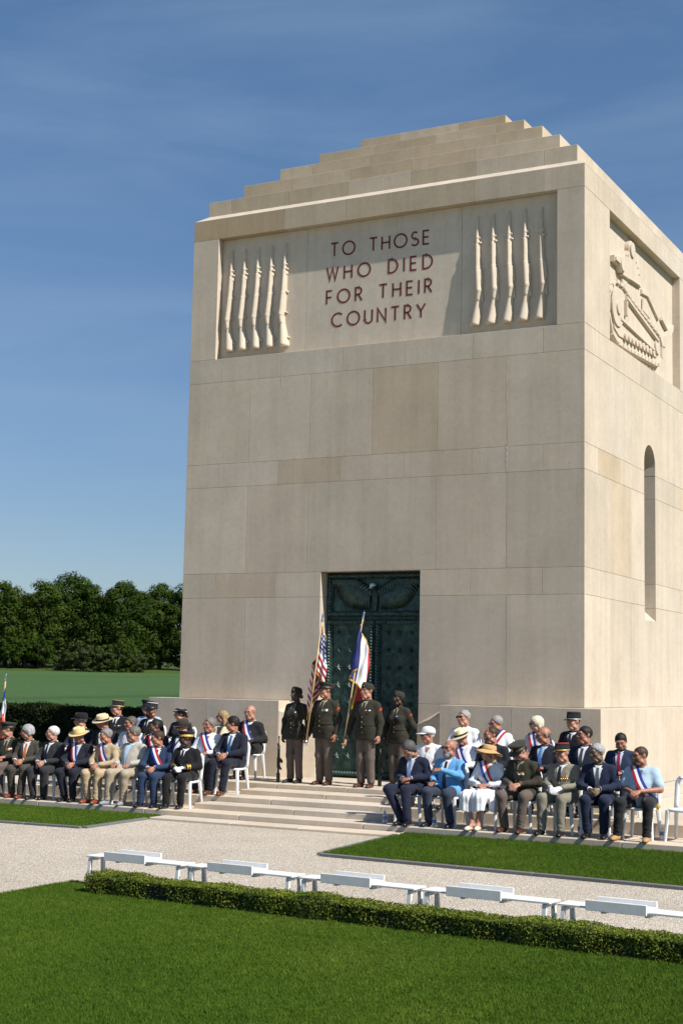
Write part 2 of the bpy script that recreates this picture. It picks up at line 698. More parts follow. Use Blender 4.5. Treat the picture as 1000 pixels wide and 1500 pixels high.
# ---- lawns: soil sheet (structure) + blades (stuff)
def blades(name, poly, z, density, h, mat, label, seed):
    me = mesh_from(name, [(x, y, z) for x, y in poly], [tuple(range(len(poly)))], mat)
    o = link(name, me)
    ng = bpy.data.node_groups.new(name + '_nodes', 'GeometryNodeTree')
    ng.interface.new_socket('Geometry', in_out='INPUT', socket_type='NodeSocketGeometry')
    ng.interface.new_socket('Geometry', in_out='OUTPUT', socket_type='NodeSocketGeometry')
    N = ng.nodes
    L = ng.links
    gi, go = N.new('NodeGroupInput'), N.new('NodeGroupOutput')
    dp = N.new('GeometryNodeDistributePointsOnFaces')
    dp.inputs['Density'].default_value = density
    dp.inputs['Seed'].default_value = seed
    jn = N.new('GeometryNodeJoinGeometry')
    rr = random.Random(seed)
    for k in range(6):
        cone = N.new('GeometryNodeMeshCone')
        cone.inputs['Vertices'].default_value = 3
        cone.inputs['Radius Top'].default_value = 0.0
        cone.inputs['Radius Bottom'].default_value = 0.003
        cone.inputs['Depth'].default_value = h * rr.uniform(.7, 1.2)
        tr = N.new('GeometryNodeTransform')
        tr.inputs['Translation'].default_value = (rr.uniform(-.02, .02), rr.uniform(-.02, .02), 0)
        tr.inputs['Rotation'].default_value = (rr.uniform(-.6, .6), rr.uniform(-.6, .6), rr.uniform(0, 6))
        L.new(cone.outputs['Mesh'], tr.inputs['Geometry'])
        L.new(tr.outputs['Geometry'], jn.inputs['Geometry'])
    sm = N.new('GeometryNodeSetMaterial')
    sm.inputs['Material'].default_value = mat
    L.new(jn.outputs['Geometry'], sm.inputs['Geometry'])
    ip = N.new('GeometryNodeInstanceOnPoints')
    rv = N.new('FunctionNodeRandomValue')
    rv.data_type = 'FLOAT_VECTOR'
    rv.inputs[0].default_value = (-.25, -.25, 0)
    rv.inputs[1].default_value = (.25, .25, 6.28)
    rs = N.new('FunctionNodeRandomValue')
    rs.data_type = 'FLOAT'
    rs.inputs[2].default_value = 0.6
    rs.inputs[3].default_value = 1.25
    L.new(gi.outputs[0], dp.inputs['Mesh'])
    L.new(dp.outputs['Points'], ip.inputs['Points'])
    L.new(sm.outputs['Geometry'], ip.inputs['Instance'])
    L.new(rv.outputs[0], ip.inputs['Rotation'])
    L.new(rs.outputs[1], ip.inputs['Scale'])
    L.new(ip.outputs['Instances'], go.inputs[0])
    md = o.modifiers.new('blades', 'NODES')
    md.node_group = ng
    setp(o, label, 'grass', kind='stuff')
    return o


def sheet(name, poly, z0, z1, mat):
    m = MB()
    m.prism(poly, 'z', z0, z1)
    return setp(m.build(name, mat), kind='structure')


LAWN = [(-2.2, -24), (13, -24), (13, -12.45), (-2.1, -11.4)]
PAN_L = [(-22, -7.35), (-5.72, -6.55), (-5.84, -4.315), (-22, -4.315)]
PAN_R = [(-1.12, -7.42), (12, -8.30), (12, -4.315), (-1.36, -4.315)]
sheet('lawn', LAWN, -0.05, 0.012, M_LAWN)
sheet('grass_panel_left', PAN_L, -0.05, 0.022, M_LAWN)
sheet('grass_panel_right', PAN_R, -0.05, 0.022, M_LAWN)
NEAR = [(-2.2, -19), (9, -17.2), (11, -12.32), (-2.1, -11.4)]
blades('lawn_grass', NEAR, 0.016, 4200, 0.032, M_BLADE, 'closely mown bright green lawn in front of the low box hedge', 3)
blades('panel_grass', PAN_R, 0.024, 2300, 0.036, M_BLADE, 'mown grass panel below the right hand rows of seated guests', 4)
blades('panel_grass', [(-13, -6.91), (-5.72, -6.55), (-5.84, -4.315), (-13, -4.315)], 0.024, 2300, 0.036, M_BLADE,
       'mown grass panel below the left hand rows of seated guests', 5)

M_KERB = stone_mat('kerb_stone', (0.16, 0.16, 0.165), 1, False, 0.4, False)


def kerb(name, pts, wd, h, step):
    """edging of separate stones along a line"""
    root = setp(empty(name), kind='structure')
    for (ax_, ay_), (bx_, by_) in zip(pts[:-1], pts[1:]):
        d = Vector((bx_ - ax_, by_ - ay_, 0))
        L_ = d.length
        n_ = max(1, int(round(L_ / step)))
        a = math.atan2(d.y, d.x)
        for k in range(n_):
            m = MB()
            m.box(0.004, L_ / n_ - 0.004, -wd, 0, -0.05, h, ch=0.006)
            o = m.build('kerb_stone', M_KERB, root, loc=(ax_ + d.x * k / n_, ay_ + d.y * k / n_, 0), rot=(0, 0, a))
            s = random.uniform(.85, 1.15)
            o.color = (s, s, s, 1)


kerb('kerb_right_panel', [(-1.36, -4.6), (-1.12, -7.42), (10, -8.165)], 0.085, 0.04, 1.0)
kerb('kerb_left_panel', [(-16, -7.05), (-5.72, -6.55), (-5.84, -4.8)], 0.085, 0.035, 1.0)

# ------------------------------------------------------------------ terrace of stone steps
M_STEP = stone_mat('step_stone', (0.56, 0.485, 0.395), 1.2, True, 0.45, False)
terrace = setp(empty('terrace'), kind='structure')


def tint(o, lo=0.92, hi=1.05, warm=0.03):
    s = random.uniform(lo, hi)
    wv_ = random.uniform(-warm, warm)
    o.color = (s * (1 + wv_), s, s * (1 - 1.6 * wv_), 1)
    return o


def step_block(x0, x1, y0, y1, z0, z1):
    m = MB()
    m.box(x0 + .003, x1 - .003, y0 + .003, y1 - .003, z0, z1, ch=0.009)
    return tint(m.build('stone_step', M_STEP, terrace), .92, 1.06)


def cuts(a, b, step, off=0.0):
    n_ = max(1, int(round((b - a) / step)))
    xs = [a]
    for k in range(1, n_):
        xs.append(a + (b - a) * k / n_ + off * (0.5 if k % 2 else -0.5))
    return xs + [b]


def level(z, zb, yf, xl, xr, yb, dep, stp, off):
    xs = cuts(xl, xr, stp, off)
    for i, (a, c_) in enumerate(zip(xs[:-1], xs[1:])):
        step_block(a, c_, yf, yf + dep, zb, z + random.uniform(-.0015, .0015))
    for x0, x1 in ((xl, xl + dep), (xr - dep, xr)):
        ys = cuts(yf + dep, yb, stp, off)
        for a, c_ in zip(ys[:-1], ys[1:]):
            step_block(x0, x1, a, c_, zb, z + random.uniform(-.0015, .0015))


level(0.125, -0.06, -4.30, -12.4, 3.9, 11, 1.12, 1.95, .2)
level(0.31, 0.0, -3.25, -11.2, 2.75, 10, 1.20, 1.85, .3)
level(0.48, 0.1, -2.10, -10.02, 1.55, 9.5, 1.12, 1.75, .25)
for xa, xb_, yf, yb, zb, z in ((-5.75, -1.40, -4.78, -4.305, -.05, .04), (-5.55, -1.92, -3.78, -3.255, .1, .218), (-5.33, -2.15, -2.68, -2.105, .3, .396)):
    xs = cuts(xa, xb_, 1.6, .2)
    for a, c_ in zip(xs[:-1], xs[1:]):
        step_block(a, c_, yf, yb, zb, z)
# paving of the landing before the door and round the plinth
for i, xa in enumerate(np.arange(-8.9, 0.43, 1.166)):
    step_block(xa, xa + 1.166, -0.98, 0.38, .2, .479)

# ------------------------------------------------------------------ CHAPEL
M_STONE = stone_mat('limestone', (0.565, 0.493, 0.405), 1.0, True, 0.22, True)
M_CARVE = stone_mat('carved_limestone', (0.585, 0.512, 0.425), 0.7, False, 0.2, True)
M_DARK = plain('shadow_core', (0.09, 0.08, 0.07), 0.95)
W = 8.47
chapel = setp(empty('chapel', (0, 0, 0)), 'pale limestone memorial chapel with stepped roof and bronze door', 'building')
G = 0.0024
THIN = [-7.69, -6.30, -4.91, -3.56, -2.17, -0.79]
THICK = [-7.0, -5.61, -4.24, -2.875, -1.48]
STHIN = [.78, 2.15, 3.5, 4.9, 6.30, 7.69]
STHICK = [1.5, 2.85, 4.24, 5.60, 7.0]
TINTS = [(1, 1, 1), (1.0, .985, .955), (.965, .96, .95), (.985, .96, .925), (1.03, 1.02, 1.0), (.94, .925, .90)]


def blk(x0, x1, y0, y1, z0, z1, tn=None, name='stone_block', mat=None, parent=None):
    m = MB()
    m.box(x0 + G, x1 - G, y0 + G, y1 - G, z0 + G * .8, z1 - G * .8, ch=0.0035)
    o = m.build(name, mat or M_STONE, parent or chapel)
    c_ = tn or random.choice(TINTS)
    s = random.uniform(.97, 1.03)
    o.color = (c_[0] * s, c_[1] * s, c_[2] * s, 1)
    return o


def poly_blk(poly, x0, x1, tn=None):
    m = MB()
    m.prism(poly, 'x', x0, x1)
    o = m.build('stone_block', M_STONE, chapel)
    o.color = (*(tn or random.choice(TINTS)), 1)
    return o


BROWN = (.80, .70, .56)
TAN = (.94, .89, .81)
D = 0.5


def front(z0, z1, joints, corner, gap=None, tn={}):
    xs = [-W] + joints + [0]
    for a, c_ in zip(xs[:-1], xs[1:]):
        segs = [(a, c_)]
        if gap:
            g0, g1 = gap
            segs = []
            if a < g0:
                segs.append((a, min(c_, g0)))
            if c_ > g1:
                segs.append((max(a, g1), c_))
        for p, q in segs:
            if q - p < .05:
                continue
            dep = D
            if q > -0.01 or p < -W + .01:
                dep = corner
            tt = None
            for key, val in tn.items():
                if p - .02 < key < q:
                    tt = val
            blk(p, q, 0, dep, z0, z1, tt)


def side_right(z0, z1, joints, corner, tn={}):
    ys = [corner] + [j for j in joints if j > corner + .05] + [W]
    for a, c_ in zip(ys[:-1], ys[1:]):
        tt = None
        for key, val in tn.items():
            if a - .02 < key < c_:
                tt = val
        blk(-D, 0, a, c_, z0, z1, tt)


def side_left_back(z0, z1, joints, corner):
    ys = [corner] + [j for j in joints if j > corner + .05 and j < W - .6] + [W - .5]
    for a, c_ in zip(ys[:-1], ys[1:]):
        blk(-W, -W + D, a, c_, z0, z1)
    xs = [-W] + [-j for j in reversed(joints) if .6 < j < W - .1] + [-D]
    for a, c_ in zip(xs[:-1], xs[1:]):
        blk(a, c_, W - .5, W, z0, z1)


DL, DR = -5.285, -3.185
DZ = 4.39
WY0, WY1 = 3.75, 4.55
# below the plinth line, the wall behind the plinth
front(.48, 1.9145, [], .5, (DL, DR))
blk(-D, 0, .5, W, .48, 1.9145)
# course 7
front(1.9145, 3.905, [-6.98, -1.47], 1.5, (DL, DR))
for a, c_ in ((1.5, 2.85), (5.6, 7.0), (7.0, W)):
    blk(-D, 0, a, c_, 1.9145, 3.905)
poly_blk([(2.853, 1.918), (5.597, 1.918), (5.597, 3.902), (WY1, 3.902), (WY1, 3.62), (WY0, 3.62), (WY0, 3.902), (2.853, 3.902)], -D, -.003)
side_left_back(1.9145, 3.905, STHICK, 1.5)
# course 6
front(3.905, 4.39, [-7.69, -6.32, -2.17, -.79], .78, (DL, DR), {-3.0: (.97, .95, .91), -7.0: (.95, .91, .85)})
for a, c_ in ((.78, 2.15), (2.15, WY0), (WY1, 6.3), (6.3, 7.69), (7.69, W)):
    blk(-D, 0, a, c_, 3.905, 4.39)
side_left_back(3.905, 4.39, STHIN, .78)
# course 5
front(4.39, 6.14, [-7.0, -5.61, -2.875, -1.48], 1.5, None, {-6.3: (.98, .955, .92)})
for a, c_, tn in ((1.5, 2.85, TAN), (2.85, WY0, None), (WY1, 5.6, None), (5.6, 7.0, None), (7.0, W, None)):
    blk(-D, 0, a, c_, 4.39, 6.14, tn)
side_left_back(4.39, 6.14, STHICK, 1.5)
# course 4
front(6.14, 6.62, THIN, .78, None, {-5.6: (.93, .87, .79), -3.0: (.97, .94, .9)})
for a, c_, tn in ((.78, 2.15, (.90, .84, .73)), (2.15, WY0, None), (WY1, 6.3, None), (6.3, 7.69, TAN), (7.69, W, None)):
    blk(-D, 0, a, c_, 6.14, 6.62, tn)
side_left_back(6.14, 6.62, STHIN, .78)
# course 3 with the arched head of the window
front(6.62, 8.31, THICK, 1.5, None, {-3.5: (.91, .85, .77), -2.0: (.96, .93, .88)})
arch = [(WY1 - (WY1 - WY0) / 2 - (WY1 - WY0) / 2 * math.cos(a), 6.80 + (WY1 - WY0) / 2 * math.sin(a)) for a in np.linspace(0, PI, 15)]
blk(-D, 0, 1.5, 2.85, 6.62, 8.31)
poly_blk([(2.853, 6.623), (2.853, 8.307), (5.597, 8.307), (5.597, 6.623), (WY1, 6.623)] + arch[::-1] + [(WY0, 6.623)], -D, -.003)
for a, c_ in ((5.6, 7.0), (7.0, W)):
    blk(-D, 0, a, c_, 6.62, 8.31)
side_left_back(6.62, 8.31, STHICK, 1.5)
# course 2
front(8.31, 8.80, THIN, .78, None, {-4.0: (1.02, 1.0, .97)})
side_right(8.31, 8.80, STHIN, .78)
side_left_back(8.31, 8.80, STHIN, .78)
# carved panel zone
PD = 0.17
blk(-W, -7.85, 0, D, 8.80, 11.34, (1.05, 1.03, 1.0))
blk(-.53, 0, 0, 1.5, 8.80, 11.34, (1.0, .985, .95))
for a, c_ in ((-7.85, -5.85), (-5.85, -2.48), (-2.48, -.53)):
    blk(a, c_, PD, D, 8.80, 11.34, (1.06, 1.05, 1.02), 'panel_slab', M_CARVE)
blk(-.62, -PD, 1.5, 6.6, 8.80, 11.34, (1.02, 1.0, .97), 'panel_slab', M_CARVE)
blk(-D, 0, 6.6, W, 8.80, 11.34)
side_left_back(8.80, 11.34, STHICK, .5)
# cap course
front(11.34, 11.77, THIN, .78, None, {-8.0: BROWN, -7.0: (.78, .69, .55), -5.6: (.86, .82, .75), -4.2: (.84, .79, .70), -3.0: (.83, .78, .69), -1.5: (.90, .87, .82), -.4: (.95, .92, .87)})
side_right(11.34, 11.77, STHIN, .78, {1.0: (.93, .9, .84)})
side_left_back(11.34, 11.77, STHIN, .78)
# sloped wash on the cap
m = MB()
z0, z1, s = 11.772, 11.925, .225
V = [(-W + .004, .004, z0), (-.004, .004, z0), (-.004, W - .004, z0), (-W + .004, W - .004, z0), (-W + s, s, z1), (-s, s, z1), (-s, W - s, z1), (-W + s, W - s, z1)]
m.add(V, [(0, 1, 5, 4), (1, 2, 6, 5), (2, 3, 7, 6), (3, 0, 4, 7), (4, 5, 6, 7), (3, 2, 1, 0)])
m.build('cap_wash', M_STONE, chapel)
# stepped roof
INS = [.21, .73, 1.28, 1.89, 2.55]
ZT = [12.23, 12.69, 13.15, 13.60, 14.05]
for k, (s, zt) in enumerate(zip(INS, ZT)):
    zb = 11.6 if k == 0 else ZT[k - 1] - .003
    dep = .95
    off = (.0, .62, .25, .8, .4)[k]
    xs = [-W + s] + [x for x in (-W + s + off + .55 + 1.37 * i for i in range(7)) if x < -s - .45] + [-s]
    for a, c_ in zip(xs[:-1], xs[1:]):
        blk(a, c_, s, s + dep, zb, zt, random.choice([(.95, .91, .84), (.90, .85, .76), (.99, .96, .90), (.86, .80, .70)]))
    ys = [s + dep] + [y for y in (s + dep + .3 + off + 1.37 * i for i in range(6)) if y < W - s - .45] + [W - s]
    for a, c_ in zip(ys[:-1], ys[1:]):
        blk(-s - dep, -s, a, c_, zb, zt)
        blk(-W + s, -W + s + dep, a, c_, zb, zt)
    blk(-W + s + dep, -s - dep, W - s - dep, W - s, zb, zt)
m = MB()
m.box(-W + 2.6, -2.6, 2.6, W - 2.6, 12, 14.03)
m.build('roof_core', M_STONE, chapel)
m = MB()
m.box(-W + D - .01, -D + .03, D + .02, W - D, .3, 12.0)
m.build('inner_core', M_DARK, chapel)
# white lime runs below joints
M_LIME = plain('lime_run', (0.60, 0.585, 0.55), .9, 0, 30, .2)
for (x, z0, z1, wd) in ((-1.475, 6.95, 8.25, .018), (-1.475, 6.15, 6.62, .05), (-6.27, 8.10, 8.32, .05)):
    m = MB()
    pts = []
    n_ = 14
    L_ = [(x + wd * .5 * (0.5 + .5 * math.sin(i * 2.1)) * (1 - i / n_ * .6), -.0012, z1 + (z0 - z1) * i / n_) for i in range(n_ + 1)]
    R_ = [(x - wd * .5 * (0.5 + .5 * math.cos(i * 1.7)) * (1 - i / n_ * .6), -.0012, p[2]) for i, p in enumerate(L_)]
    m.add(R_ + L_, [(i, i + n_ + 1, i + n_ + 2, i + 1) for i in range(n_)])
    m.build('lime_streak', M_LIME, chapel)

# plinth
P = .43
ZP = 1.9145
PLE, PRE = -5.90, -2.57
for a, c_ in zip([-W - P, -7.55, -6.55], [-7.55, -6.55, PLE]):
    blk(a, c_, -P, -.004, .48, ZP - .002, random.choice(TINTS[:4]), 'plinth_block')
for a, c_ in zip([PRE, -1.2], [-1.2, P]):
    blk(a, c_, -P, -.004, .48, ZP - .002, random.choice(TINTS[:4]), 'plinth_block')
ys = [-.0, 1.7, 3.4, 5.1, 6.8, W + P]
for a, c_ in zip(ys[:-1], ys[1:]):
    blk(.004, P, a, c_, .48, ZP - .002, None, 'plinth_block')
    blk(-W - P, -W - .004, a, c_, .48, ZP - .002, None, 'plinth_block')
# splayed cheeks running from the plinth back to the door jambs, tops falling to the door
for (xa, xj) in ((PLE, DL), (PRE, DR)):
    s = 1 if xj > xa else -1
    A_, B_, C_ = (xa + s * .004, -P + .004), (xa + s * .004, -.004), (xj - s * .01, -.004)
    C2 = (xj - s * .01, -.055)
    zs = [ZP - .20, ZP - .03, 1.56, 1.535]
    pl = [A_, B_, C_, C2]
    V = [(x, y, .481) for x, y in pl] + [(x, y, z) for (x, y), z in zip(pl, zs)]
    m = MB()
    m.add(V, [(0, 1, 2, 3), (4, 7, 6, 5), (0, 4, 5, 1), (1, 5, 6, 2), (2, 6, 7, 3), (3, 7, 4, 0)])
    o = m.build('splayed_cheek', M_STONE, chapel)
    o.color = (1.03, 1.01, .97, 1)

# side window
M_GLASS, t, b = mat_new('dark_window_glass')
b.inputs['Base Color'].default_value = (.02, .025, .03, 1)
b.inputs['Roughness'].default_value = .15
win = MB()
win.prism([(WY0 + .01, 3.64), (WY1 - .01, 3.64)] + [(y, z) for y, z in arch[::-1]], 'x', -.46, -.44)
wo = win.build('window', M_GLASS, chapel)
m = MB()
m.prism([(-.44, 3.60), (-.005, 3.60), (-.005, 3.63), (-.44, 4.02)], 'y', WY0 + .003, WY1 - .003)
m.build('sill', M_STONE, wo)

# ------------------------------------------------------------------ carved rifles
def rifle_mesh():
    """bolt-action rifle with fixed bayonet, standing on its butt, x to the right, z up, y out of the slab negative"""
    pr = [
        cap((0, 0, 2.14), (0, 0, 2.12), .008, .012),
        cap((0, 0, 2.12), (0, 0, 1.70), .016, .034, (1, 1, 1)),          # bayonet
        cap((-.045, 0, 1.70), (.045, 0, 1.70), .022),                      # guard
        cap((0, 0, 1.72), (0, 0, 1.52), .032, .036),                       # muzzle, nose cap
        cap((-.05, 0, 1.60), (.05, 0, 1.60), .028),
        cap((.03, 0, 1.56), (.045, 0, 1.50), .018),
        cap((0, 0, 1.55), (-.012, 0, 1.10), .042, .050),                   # fore-end
        cap((-.055, 0, 1.13), (.045, 0, 1.14), .022),                      # band
        cap((.045, 0, 1.14), (.06, 0, 1.12), .018),
        cap((-.012, 0, 1.10), (-.040, 0, .66), .052, .062),                 # stock
        cap((-.06, 0, 1.06), (-.068, 0, .82), .03, .034),                  # receiver
        cap((-.085, 0, .90), (-.088, 0, .80), .022),
        cap((.0, 0, .72), (.055, 0, .70), .018),                           # bolt handle
        cap((-.095, 0, .56), (-.10, 0, .46), .018),
        cap((-.045, 0, .68), (-.028, 0, .50), .060, .050),                 # wrist
        cap((-.095, 0, .60), (-.06, 0, .47), .015),                        # trigger guard
        cap((-.028, 0, .50), (.022, 0, .04), .050, .092, (1, 1.3, 1)),      # butt
        cap((.085, 0, .19), (.11, 0, .18), .02),                           # sling swivel
    ]

    def post(F, Pp):
        F = np.maximum(F, .0 - Pp[..., 2])
        return np.maximum(F, Pp[..., 1] - .02)
    V, Q = sdf_mesh(pr, .0095, .008, post)
    return V, Q


RV, RQ = rifle_mesh()
RV[:, 1] *= 2.2
RV[:, 0] *= 1.15
rif_me = mesh_from('rifle_relief', RV, RQ, M_CARVE, None, True)
RV2 = RV.copy()
RV2[:, 0] *= -1
rif_me2 = mesh_from('rifle_relief_mirrored', RV2, RQ[:, ::-1], M_CARVE, None, True)
for i in range(5):
    o = link('rifle_relief', rif_me, chapel, (-7.61 + .3175 * i, PD - .012, 8.955))
    o.color = (1.05, 1.03, 1, 1)
    o = link('rifle_relief', rif_me2, chapel, (-2.15 + .3175 * i, PD - .012, 8.965))
    o.color = (1.05, 1.03, 1, 1)

# ------------------------------------------------------------------ carved inscription
M_RED = plain('red_incised_paint', (.150, .026, .022), .7, 0, 20, .25)


def arc(cx, cz, rx, rz, a0, a1, n_=14):
    return [(cx + rx * math.cos(R(a0 + (a1 - a0) * i / n_)), cz + rz * math.sin(R(a0 + (a1 - a0) * i / n_))) for i in range(n_ + 1)]


GL = {  # strokes in a box of height 1, and advance width
    'T': ([[(0, 1), (.62, 1)], [(.31, 1), (.31, 0)]], .62),
    'O': ([arc(.5, .5, .5, .5, 90, 450, 28)], 1.0),
    'H': ([[(0, 0), (0, 1)], [(.62, 0), (.62, 1)], [(0, .52), (.62, .52)]], .62),
    'S': ([arc(.26, .75, .24, .25, 40, 270, 14) + arc(.26, .25, .27, .25, 90, -150, 14)], .53),
    'E': ([[(.46, 1), (0, 1), (0, 0), (.46, 0)], [(0, .52), (.42, .52)]], .46),
    'W': ([[(0, 1), (.24, 0), (.47, .95), (.70, 0), (.94, 1)]], .94),
    'D': ([[(0, 0), (0, 1), (.22, 1)] + arc(.22, .5, .5, .5, 90, -90, 16) + [(0, 0)]], .72),
    'I': ([[(0, 0), (0, 1)]], .0),
    'F': ([[(.44, 1), (0, 1), (0, 0)], [(0, .50), (.40, .50)]], .44),
    'R': ([[(0, 0), (0, 1), (.22, 1)] + arc(.22, .74, .26, .26, 90, -90, 12) + [(0, .48)], [(.22, .48), (.52, 0)]], .52),
    'C': ([arc(.5, .5, .5, .5, 48, 312, 22)], .84),
    'U': ([[(0, 1), (0, .30)] + arc(.30, .30, .30, .30, 180, 360, 14) + [(.60, 1)]], .60),
    'N': ([[(0, 0), (0, 1), (.66, 0), (.66, 1)]], .66),
    'Y': ([[(0, 1), (.33, .48), (.66, 1)], [(.33, .48), (.33, 0)]], .66),
}


def stroke(mb, pts, wd, sx, sz, y0, y1):
    P2 = [Vector((p[0] * sx, p[1] * sz)) for p in pts]
    n_ = len(P2)
    closed = (P2[0] - P2[-1]).length < 1e-4
    if closed:
        P2 = P2[:-1]
        n_ -= 1
    Lf, Rt = [], []
    for i, p in enumerate(P2):
        if closed:
            d0, d1 = (p - P2[i - 1]).normalized(), (P2[(i + 1) % n_] - p).normalized()
        else:
            d0 = (p - P2[i - 1]).normalized() if i else (P2[1] - p).normalized()
            d1 = (P2[i + 1] - p).normalized() if i < n_ - 1 else d0
        nn = Vector((-(d0.y + d1.y), d0.x + d1.x))
        if nn.length < 1e-5:
            nn = Vector((-d0.y, d0.x))
        nn.normalize()
        k_ = max(.38, nn.dot(Vector((-d0.y, d0.x))))
        Lf.append(p + nn * wd / 2 / k_)
        Rt.append(p - nn * wd / 2 / k_)
    V = [(p.x, y0, p.y) for p in Lf] + [(p.x, y0, p.y) for p in Rt] + [(p.x, y1, p.y) for p in Lf] + [(p.x, y1, p.y) for p in Rt]
    F = []
    rng = range(n_) if closed else range(n_ - 1)
    for i in rng:
        j = (i + 1) % n_
        F += [(i, i + n_, j + n_, j), (i, j, j + 2 * n_, i + 2 * n_), (i + n_, i + 3 * n_, j + 3 * n_, j + n_)]
    mb.add(V, F)


insc = empty('inscription', (-4.24, PD, 0), 0, chapel)
for text, z0, wdt in (('TO THOSE', 10.70, 2.14), ('WHO DIED', 10.215, 2.29), ('FOR THEIR', 9.735, 2.28), ('COUNTRY', 9.262, 2.02)):
    H_ = .265
    adv, pos = 0.0, []
    nat = sum((GL[ch][1] if ch != ' ' else .45) for ch in text)
    sp_ = (wdt / H_ - nat) / (len(text) - 1)
    for ch in text:
        pos.append(adv)
        adv += (GL[ch][1] if ch != ' ' else .45) + sp_
    tot = adv - sp_
    for ch, px in zip(text, pos):
        if ch == ' ':
            continue
        m = MB()
        for st in GL[ch][0]:
            stroke(m, st, .036, H_, H_, -.0015, .004)
        m.build('letter', M_RED, insc, loc=(-wdt / 2 + px * H_, 0, z0))

# ------------------------------------------------------------------ carved tank on the side panel (y along the wall, z up)
tank = empty('tank_relief', (0, 0, 0), 0, chapel)
TX = -PD + .004


def relief(name, poly, th, base=0.0, ch=.012):
    """raised slab with softened rim"""
    c = np.mean(poly, 0)
    bm = bmesh.new()
    vs = [bm.verts.new((TX + base, y, z)) for y, z in poly]
    f = bm.faces.new(vs)
    r = bmesh.ops.extrude_face_region(bm, geom=[f])
    nv = [e for e in r['geom'] if isinstance(e, bmesh.types.BMVert)]
    bmesh.ops.translate(bm, vec=(th, 0, 0), verts=nv)
    tops = [e for e in bm.edges if all(abs(v_.co.x - (TX + base + th)) < 1e-5 for v_ in e.verts)]
    bmesh.ops.recalc_face_normals(bm, faces=bm.faces)
    bmesh.ops.bevel(bm, geom=tops, offset=ch, segments=2, affect='EDGES')
    me = bpy.data.meshes.new(name)
    bm.to_mesh(me)
    bm.free()
    me.materials.append(M_CARVE)
    o = link(name, me, tank)
    o.color = (1.03, 1.01, .98, 1)
    return o


def disc(cy, cz, r, n_=18):
    return [(cy + r * math.cos(2 * PI * i / n_), cz + r * math.sin(2 * PI * i / n_)) for i in range(n_)]


def bar(y0, z0, y1, z1, wd):
    d = Vector((y1 - y0, z1 - z0)).normalized()
    n_ = Vector((-d.y, d.x)) * wd / 2
    return [(y0 + n_.x, z0 + n_.y), (y1 + n_.x, z1 + n_.y), (y1 - n_.x, z1 - n_.y), (y0 - n_.x, z0 - n_.y)]


hull = [(2.2, 9.2), (2.3, 10.05), (2.75, 10.15), (2.70, 10.42), (3.75, 10.50), (4.45, 10.55), (5.35, 10.15), (5.75, 9.75), (5.4, 9.2)]
relief('hull', hull, .035)
turret = [(2.58, 10.36), (2.66, 10.74), (2.86, 10.93), (3.18, 10.99), (3.48, 10.95), (3.72, 10.80), (3.88, 10.42)]
relief('turret', turret, .085)
relief('turret_cupola', disc(3.2, 11.03, .19, 20), .12, 0, .04)
relief('gun_mantlet', disc(2.52, 10.56, .17), .13, 0, .02)
relief('gun_barrel', [(2.05, 10.50), (2.05, 10.62), (2.5, 10.63), (2.5, 10.49)], .115, 0, .03)
outer = [(2.12, 10.12), (2.62, 10.14), (3.1, 10.02), (5.20, 9.74), (5.42, 9.55), (5.38, 9.25), (5.05, 9.05), (2.85, 8.93), (2.25, 8.92), (1.90, 9.05), (1.68, 9.40), (1.70, 9.80)]
relief('track_frame', outer, .06)
inner = [(2.2, 9.98), (2.58, 10.0), (3.05, 9.88), (5.1, 9.62), (5.25, 9.5), (5.2, 9.3), (4.98, 9.19), (2.9, 9.09), (2.35, 9.07), (2.05, 9.16), (1.88, 9.45), (1.9, 9.76)]
relief('track_side', inner, .03, .055)
# track links: pads round the frame
pts = outer + [outer[0]]
for i in range(len(pts) - 1):
    (ya, za), (yb, zb) = pts[i], pts[i + 1]
    L_ = math.hypot(yb - ya, zb - za)
    n_ = max(1, int(L_ / .23))
    d = Vector(((yb - ya) / L_, (zb - za) / L_))
    for k in range(n_):
        a0, a1 = L_ * k / n_ + .018, L_ * (k + 1) / n_ - .018
        p0, p1 = Vector((ya, za)) + d * a0, Vector((ya, za)) + d * a1
        relief('track_link', bar(p0.x, p0.y, p1.x, p1.y, .085), .105, 0, .010)
relief('front_wheel', disc(2.20, 9.60, .38, 24), .03, .085)
relief('wheel_hub', disc(2.20, 9.60, .14), .045, .10)
relief('rear_sprocket', disc(4.98, 9.45, .19), .035, .085)
relief('suspension_beam', bar(2.72, 9.93, 5.0, 9.56, .08), .06, .085)
relief('suspension_spring', bar(2.70, 9.55, 2.70, 9.86, .09), .065, .085)
relief('side_beam', bar(2.35, 9.42, 4.70, 9.30, .07), .05, .085)
for k in range(9):
    relief('road_wheel', disc(2.72 + k * .245, 9.145 + k * .012, .085, 12), .045, .08)
relief('hull_hatch', [(4.0, 9.98), (4.02, 10.25), (4.55, 10.16), (4.55, 9.92)], .03, .05)
relief('engine_cover', [(3.95, 10.42), (4.45, 10.52), (5.25, 10.14), (5.2, 10.04), (4.4, 10.36), (3.95, 10.32)], .05, .03)
relief('vision_slot', bar(3.05, 10.40, 3.75, 10.44, .04), .025, .08)
relief('tail_skid', [(5.45, 9.55), (5.75, 9.58), (6.40, 10.08), (6.45, 10.24), (6.30, 10.22), (5.72, 9.85), (5.35, 9.78)], .07)
relief('tail_brace', bar(5.55, 10.18, 6.25, 9.95, .07), .06)
for (y, z) in [(2.8, 10.82), (2.95, 10.85), (3.5, 10.86), (3.62, 10.78), (3.7, 10.66), (2.8, 10.2), (2.85, 10.1), (4.6, 10.3), (4.7, 10.25), (4.8, 10.2)]:
    relief('rivet', disc(y, z, .022, 8), .105 if z > 10.5 and y < 3.75 else .05, 0, .008)

